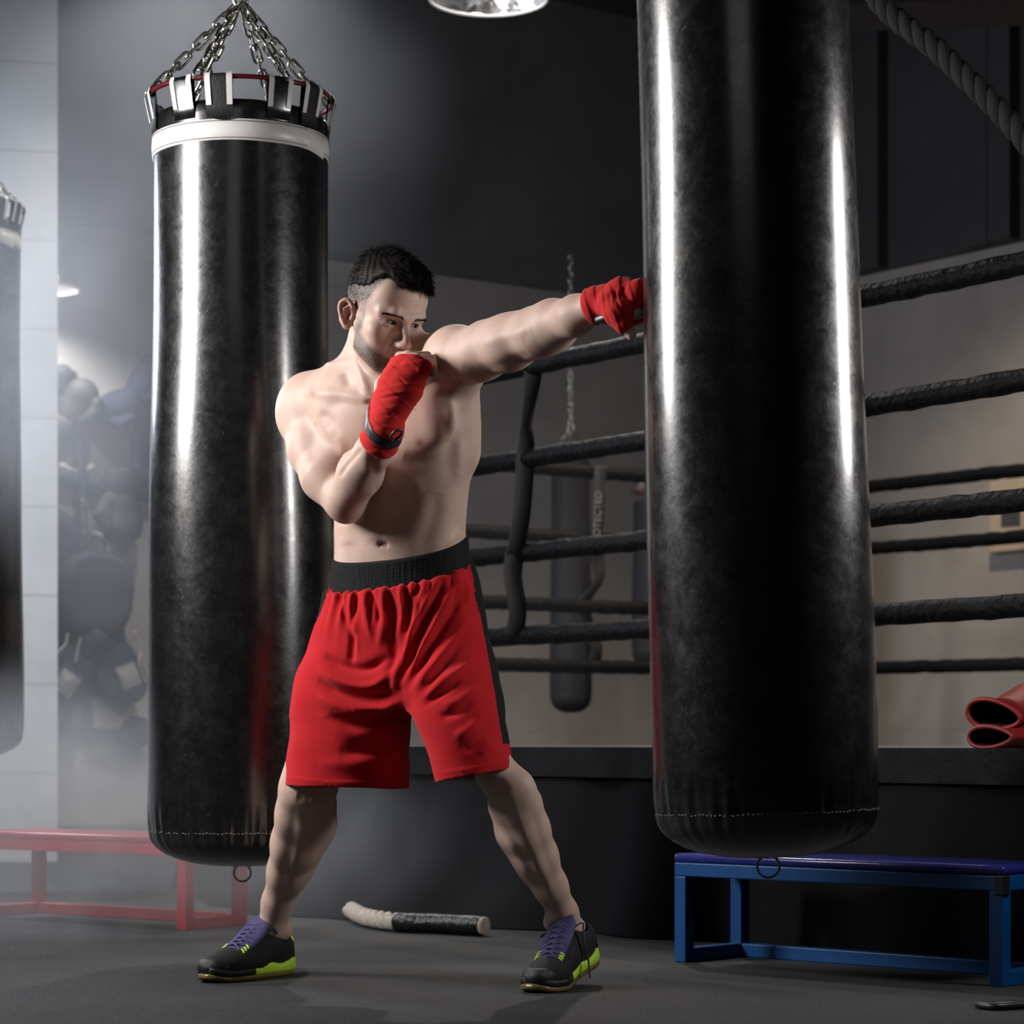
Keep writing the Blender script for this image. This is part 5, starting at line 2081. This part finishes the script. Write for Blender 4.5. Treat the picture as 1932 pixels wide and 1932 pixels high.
flat_ = np.abs(nw[:, 2]) < 0.6
set_coords(mw, cw + nw * ((np.sin(170 * ang) * 0.0006 + rows_ * 0.0006) * flat_)[:, None])
o = obj('waistband', mw, M['black_cloth'], sh_red)
o['label'] = 'wide black elastic waistband'

# ------------------------------------------------------------------ hand wraps
def wrap_mesh(name, f, guides, parent, amp=0.0013):
    v, q = f.polygonize(0.0026, 2)
    m_ = np_mesh(name, v, q)
    bm = bmesh.new()
    bm.from_mesh(m_)
    bmesh.ops.recalc_face_normals(bm, faces=bm.faces)
    bm.to_mesh(m_)
    bm.free()
    c, n_ = coords(m_), vnormals(m_)
    o_ = np.zeros(len(c))
    for axis, pitch, ph in guides:                       # overlapping turns: a sawtooth step along each winding direction
        t = (c @ np.array(nrm(axis))) / pitch + ph
        fr = t - np.floor(t)
        o_ += amp * (np.clip(fr / 0.9, 0, 1) - np.clip((fr - 0.9) / 0.1, 0, 1)) / len(guides) * 1.3
    set_coords(m_, c + n_ * o_[:, None])
    return obj(name, m_, M['wrap'], parent)


fx = nrm(RW - P(706, 850, 5.105))
WC = P(724, 809, 5.062)


def right_wrap(grow):
    f = Field()
    hand_cones(f, 0.0045 + grow, k=0.02)
    f.chain([P(690, 873, 5.135), P(706, 850, 5.105), P(718, 830, 5.08), RW], [0.0415 + grow, 0.0395 + grow, 0.0355 + grow, 0.0345 + grow], 0.015)
    f.chain([P(714, 785, 5.085), P(721, 745, 5.092)], [0.019 + grow, 0.018 + grow], 0.01)
    f.chain([RI, RM, RR, RP], [0.0175 + grow, 0.018 + grow, 0.0175 + grow, 0.0165 + grow], 0.012)
    return f


R_ = right_wrap(0.0)
R_.half(-fx, P(716, 836, 5.085) - fx * 0.004, 0.003)
cutn = nrm(np.array([27 / 68, -0.30, 62 / 68]))
cutn = nrm(np.array([27 / 68, 0.55, 62 / 68]))
R_.half(cutn, P(776, 681, 5.030), 0.003)
up_ = nrm((RI + RP) / 2 - RW)
wr = wrap_mesh('hand_wrap', R_, [(up_ + np.array([0.45, 0, 0]), 0.036, 0.2), (up_ + np.array([-0.5, 0.1, 0]), 0.041, 0.5)], person, 0.0022)
strokes(wr.data, [([(712, 748), (745, 741), (775, 738)], 2.2, 0.0018), ([(712, 754), (745, 747), (775, 744)], 2.2, -0.0012), ([(752, 712), (770, 728), (792, 732)], 2.2, -0.0020), ([(735, 690), (765, 706), (800, 712)], 2.5, 0.0016),
                  ([(716, 782), (735, 783), (752, 779)], 2.0, -0.0018), ([(700, 790), (722, 804), (750, 806)], 2.5, 0.0014), ([(722, 712), (742, 690), (752, 678)], 6, 0.0020), ([(758, 690), (770, 684)], 5, 0.0018), ([(790, 692), (794, 705)], 5, 0.0016)])
for nm, gr, hw, mm, lb in (('wrist_strap', 0.0036, 0.0108, 'strap_grey', 'dark grey wrist strap'), ('red_edging', 0.0028, 0.0122, 'wrap', None)):
    f = right_wrap(gr)
    f.half(fx, WC + fx * hw, 0.001)
    f.half(-fx, WC - fx * hw, 0.001)
    v_, q_ = f.polygonize(0.0022, 2)
    o = obj(nm, np_mesh(nm, v_, q_), M[mm], wr)
    if lb:
        o['label'] = lb
mb = MB()
oc = P(747, 821, 5.021)
sx = nrm(np.array([0.85, 0.45, 0.1]))
sx = nrm(sx - fx * (sx @ fx))
mb.tube([oc + 0.0105 * math.cos(a) * sx + 0.016 * math.sin(a) * fx for a in [2 * math.pi * j / 32 for j in range(32)]], 0.0030, 8, closed=True)
mb.build('strap_pull', M['strap_grey'], wr)

Lf = Field()
fist_cones(Lf, 0.0045, k=0.016)
Lf.chain([P(1098, 590, 4.775), P(1112, 582, 4.752), LW, LW + np.array([0.03, -0.004, 0.004])], [0.0350, 0.0325, 0.0300, 0.0325], 0.015)
Lf.chain(LK, [0.0185, 0.019, 0.0185, 0.0175], 0.012)
Lf.chain([k_ + np.array([-0.002, 0, -0.022]) for k_ in LK], [0.0165, 0.0168, 0.016, 0.015], 0.01)
Lf.chain(LT[:3], [0.0260, 0.0240, 0.0185], 0.014)
ld = nrm(LW - P(1088, 595, 4.79))
Lf.half(-nrm(ld + np.array([0.5, 0, 0.05])), P(1117, 579, 4.745), 0.003)
td = nrm(LT[3] - LT[2])
wl = wrap_mesh('hand_wrap', Lf, [((1.0, -0.30, 0.30), 0.019, 0.1)], person, 0.0014)
strokes(wl.data, [([(1160, 545), (1163, 565), (1172, 585)], 2.2, -0.0022), ([(1170, 540), (1166, 560), (1176, 580)], 2.2, 0.0016), ([(1178, 585), (1195, 570), (1212, 563)], 2.0, -0.0018), ([(1176, 597), (1192, 588), (1206, 586)], 2.0, -0.0016), ([(1150, 552), (1152, 572), (1160, 590)], 2.2, -0.0018), ([(1185, 535), (1174, 550), (1170, 566)], 2.0, -0.0016)])
mb = MB()
pc = P(1146, 601, 4.700)
dxv = nrm(P(1166, 588, 4.69) - P(1130, 600, 4.73))
mbv = []
bm = bmesh.new()
bmesh.ops.create_cube(bm, size=1)
bmesh.ops.scale(bm, vec=(0.042, 0.034, 0.014), verts=bm.verts)
bmesh.ops.bevel(bm, geom=list(bm.edges), offset=0.005, segments=3, affect='EDGES', profile=0.5)
mt = bpy.data.meshes.new('wrist_strap')
bm.to_mesh(mt)
bm.free()
uy = nrm(np.cross([0, 0, 1], dxv))
uz = np.cross(dxv, uy)
o = obj('wrist_strap', mt, M['strap_grey'], wl)
o.matrix_local = Matrix(((dxv[0], uy[0], uz[0], pc[0]), (dxv[1], uy[1], uz[1], pc[1]), (dxv[2], uy[2], uz[2], pc[2]), (0, 0, 0, 1)))


# ------------------------------------------------------------------ shoes
def make_shoe(heel, toe, lift, name_label, side):
    """Local frame: x from heel to toe along the floor, y to the wearer's left, z up. lift = heel angle (deg) about the ball."""
    LN = float(np.linalg.norm((toe - heel)[:2]))
    d = nrm([toe[0] - heel[0], toe[1] - heel[1], 0])
    y = np.cross([0, 0, 1], d)
    k = LN / 0.29

    def bend(p):
        p = np.array(p, float)
        xb = 0.205
        xs = p[:, 0] / k
        a = math.radians(lift)
        t = np.clip((xb - xs) / 0.05, 0, 1)
        ang = a * t
        q = p.copy()
        dx = (xs - xb)
        low = dx < 0
        c, s_ = np.cos(ang), np.sin(ang)
        q[low, 0] = (xb + dx * c + p[:, 2] * s_ * 1.0)[low] * k
        q[low, 2] = (-dx * s_ + p[:, 2] * c)[low]
        return q

    def world(p):
        p = bend(np.asarray(p))
        return np.array([heel[0], heel[1], 0]) + p[:, :1] * d + p[:, 1:2] * y + p[:, 2:3] * np.array([0, 0, 1.0])

    def put(name, m, mesh_v, mesh_f, parent, smooth=True):
        return obj(name, np_mesh(name, world(np.array(mesh_v) * np.array([k, k, 1.0])), mesh_f), m, parent, smooth)

    # upper
    U = Field()
    U.ell((0.048, 0, 0.056), (0.046, 0.034, 0.052), 0.02)
    U.chain([(0.050, 0, 0.070), (0.095, 0, 0.066)], [0.036, 0.038], 0.02)
    U.cone((0.085, 0, 0.060), (0.150, 0, 0.046), 0.042, 0.041, 0.02)
    U.cone((0.150, 0, 0.046), (0.210, side * -0.004, 0.036), 0.041, 0.042, 0.02, flat=((0, 0, 1), 0.80))
    U.cone((0.210, side * -0.004, 0.036), (0.252, side * -0.006, 0.033), 0.042, 0.034, 0.02, flat=((0, 0, 1), 0.78))
    U.half((0, 0, -1), (0, 0, 0.020), 0.004)
    U.cone((0.060, 0, 0.145), (0.062, 0, 0.075), 0.034, 0.029, 0.008, 's')
    U.cone((0.060, 0, 0.13), (0.112, 0, 0.12), 0.030, 0.020, 0.010, 's')
    v, q = U.polygonize(0.003, 2)
    up = put('upper_raw', M['shoe_black'], v, q, None)
    bm = bmesh.new()
    bm.from_mesh(up.data)
    bmesh.ops.recalc_face_normals(bm, faces=bm.faces)
    bm.to_mesh(up.data)
    bm.free()
    up.name = 'shoe'
    up.parent = person
    up['label'] = name_label
    # leather toe cap, a thin shell over the front
    T = Field()
    T.cone((0.205, side * -0.004, 0.036), (0.254, side * -0.006, 0.032), 0.0445, 0.0375, 0.02, flat=((0, 0, 1), 0.80))
    T.half((0, 0, -1), (0, 0, 0.016), 0.003)
    T.half((0.0, 0, 1), (0, 0, 0.054), 0.006)
    T.half((-1.0, 0, 0.7), (0.236, 0, 0.036), 0.006)
    v, q = T.polygonize(0.003, 2)
    put('toe_cap', M['shoe_toe'], v, q, up)

    def wid(x):
        t = x / 0.29
        hw = np.interp(t, [0, 0.02, 0.06, 0.15, 0.3, 0.45, 0.6, 0.72, 0.85, 0.93, 0.98, 1.0], [0.010, 0.022, 0.030, 0.037, 0.036, 0.037, 0.043, 0.047, 0.043, 0.034, 0.021, 0.008])
        cy = side * np.interp(t, [0, 0.3, 0.7, 1.0], [0, 0.001, -0.005, -0.004])
        return hw, cy

    def slab(name, m, x0, x1, zb, zt, grow, wave=0.0):
        rows = []
        n = 60
        for i in range(n + 1):
            x = x0 + (x1 - x0) * i / n
            hw, cy = wid(x)
            hw += grow
            zt_, zb_ = zt(x), zb(x)
            ring = []
            for (sy, f_) in ((-0.93, 0.0), (-1.0, 0.25), (-1.02, 0.6), (-0.99, 1.0), (-0.6, 1.0), (0.6, 1.0), (0.99, 1.0), (1.02, 0.6), (1.0, 0.25), (0.93, 0.0)):
                wv_ = wave * math.sin(x * 420 + 5 * f_) * (0.2 < f_ < 0.9)
                ring.append((x, cy + (hw + wv_) * sy, zb_ + (zt_ - zb_) * f_))
            rows.append(ring)
        mb_ = MB()
        mb_.grid(rows, True, True, True)
        vv = np.array(mb_.v)
        return put(name, m, vv, mb_.f, up)

    toe_up = lambda x: 0.010 * max(0, (x - 0.235) / 0.055) ** 2
    zt_lime = lambda x: 0.024 + 0.016 * math.exp(-((x - 0.01) / 0.05) ** 2) + 0.012 * math.exp(-((x - 0.115) / 0.035) ** 2)
    slab('outsole', M['gum'], 0.0, 0.29, lambda x: toe_up(x), lambda x: 0.011 + toe_up(x), 0.001)
    slab('midsole', M['lime'], 0.0, 0.165, lambda x: 0.010, zt_lime, 0.0025, 0.0012)
    slab('toe_bumper', M['shoe_toe'], 0.150, 0.288, lambda x: 0.010 + toe_up(x), lambda x: 0.026 + toe_up(x), 0.0015)
    # lime heel counter rising up the back
    rows = []
    for i in range(14):
        t = i / 13
        z = 0.03 + 0.058 * t
        hw_ = 0.6 * (1 - t) ** 0.7 + 0.16
        ring = []
        for j in range(13):
            a = math.pi + (j / 12 - 0.5) * 2 * hw_ * 1.35
            rr_ = 0.0475 + 0.004 * (1 - t) + 0.0012 * math.sin(t * 30)
            ring.append((0.048 + rr_ * math.cos(a) * (1.0 + 0.05 * t), 0.037 / 0.0475 * rr_ * math.sin(a), z))
        rows.append(ring)
    mb = MB()
    mb.grid(rows, False)
    put('heel_counter', M['lime'], mb.v, mb.f, up)
    # tongue
    Tg = Field()
    Tg.chain([(0.212, 0, 0.056), (0.180, 0, 0.070), (0.150, 0, 0.086), (0.124, 0, 0.104), (0.104, 0, 0.124), (0.099, 0, 0.132)], [0.020, 0.027, 0.030, 0.029, 0.024, 0.013], 0.01, flat=((0.62, 0, 0.78), 0.42))
    v, q = Tg.polygonize(0.003, 2)
    tg = put('tongue', M['purple'], v, q, up)
    mb = MB()
    for dx in (0.0, 0.010, 0.018):
        pts = [(0.118 + dx * 0.7 - 0.008 * abs(t_), 0.023 * t_, 0.121 - dx * 1.0 - 0.007 * abs(t_) - 0.002) for t_ in np.linspace(-1, 1, 9)]
        mb.tube(pts, 0.0016, 6)
    put('tongue_quilting', M['purple'], mb.v, mb.f, tg)
    # laces, following the instep
    def inst(x, yy, up_=0.004):
        zz_ = np.interp(x, [0.100, 0.115, 0.135, 0.16, 0.185, 0.212], [0.136, 0.122, 0.108, 0.093, 0.080, 0.065])
        return (x + 0.3 * up_, yy, zz_ - 9.0 * yy * yy + up_)
    mb = MB()
    xs = [0.200, 0.186, 0.172, 0.158, 0.144, 0.130]
    for i, x in enumerate(xs):
        wdt = 0.024 + 0.0012 * i
        x2 = xs[i + 1] if i + 1 < len(xs) else x - 0.012
        for s2 in (-1, 1):
            mb.tube(bez([inst(x, s2 * wdt, 0.001), inst((x * 0.7 + x2 * 0.3), s2 * wdt * 0.4, 0.006), inst((x * 0.3 + x2 * 0.7), -s2 * wdt * 0.4, 0.0065), inst(x2, -s2 * wdt, 0.002)], 5), 0.0031, 6)
        mb.tube(bez([inst(x, -wdt, 0.001), inst(x, 0, 0.0035), inst(x, wdt, 0.001)], 5), 0.0029, 6)
    # bow loop and loose end on the outer side
    zl = 0.112
    if lift > 0:
        mb.tube(bez([(0.118, 0.022, 0.108), (0.105, 0.034, 0.118), (0.090, 0.042, 0.120), (0.098, 0.046, 0.105), (0.108, 0.050, 0.080), (0.108, 0.056, 0.050), (0.118, 0.062, 0.022), (0.126, 0.066, 0.006)], 6), 0.0021, 6)
        mb.tube(bez([(0.120, -0.020, 0.108), (0.128, -0.036, 0.104), (0.136, -0.046, 0.098)], 6), 0.0030, 6)
    else:
        mb.tube(bez([(0.116, 0.022, 0.110), (0.104, 0.030, 0.128), (0.084, 0.036, 0.132), (0.066, 0.038, 0.112), (0.060, 0.039, 0.094)], 6), 0.0026, 6)
        mb.tube(bez([(0.118, 0.022, 0.106), (0.100, 0.036, 0.112), (0.090, 0.040, 0.100)], 6), 0.0024, 6)
    put('laces', M['purple'], mb.v, mb.f, up)
    # lime lace loops
    mb = MB()
    for x in (0.196, 0.188, 0.180):
        for s2 in (-1, 1):
            a = inst(x, s2 * 0.024, 0.001)
            b = inst(x + 0.004, s2 * 0.036, 0.0025)
            mb.tube(bez([a, ((a[0] + b[0]) / 2, (a[1] + b[1]) / 2, (a[2] + b[2]) / 2 + 0.003), b], 5), 0.0021, 6)
    put('lace_loops', M['lime'], mb.v, mb.f, up)
    return up


make_shoe(np.array([-0.522, 5.700]), np.array([-0.686, 5.456]), 0, 'black, purple and lime shoe flat on the floor', 1)
make_shoe(np.array([0.182, 5.478]), np.array([0.034, 5.238]), 13, 'black, purple and lime shoe with raised heel', -1)
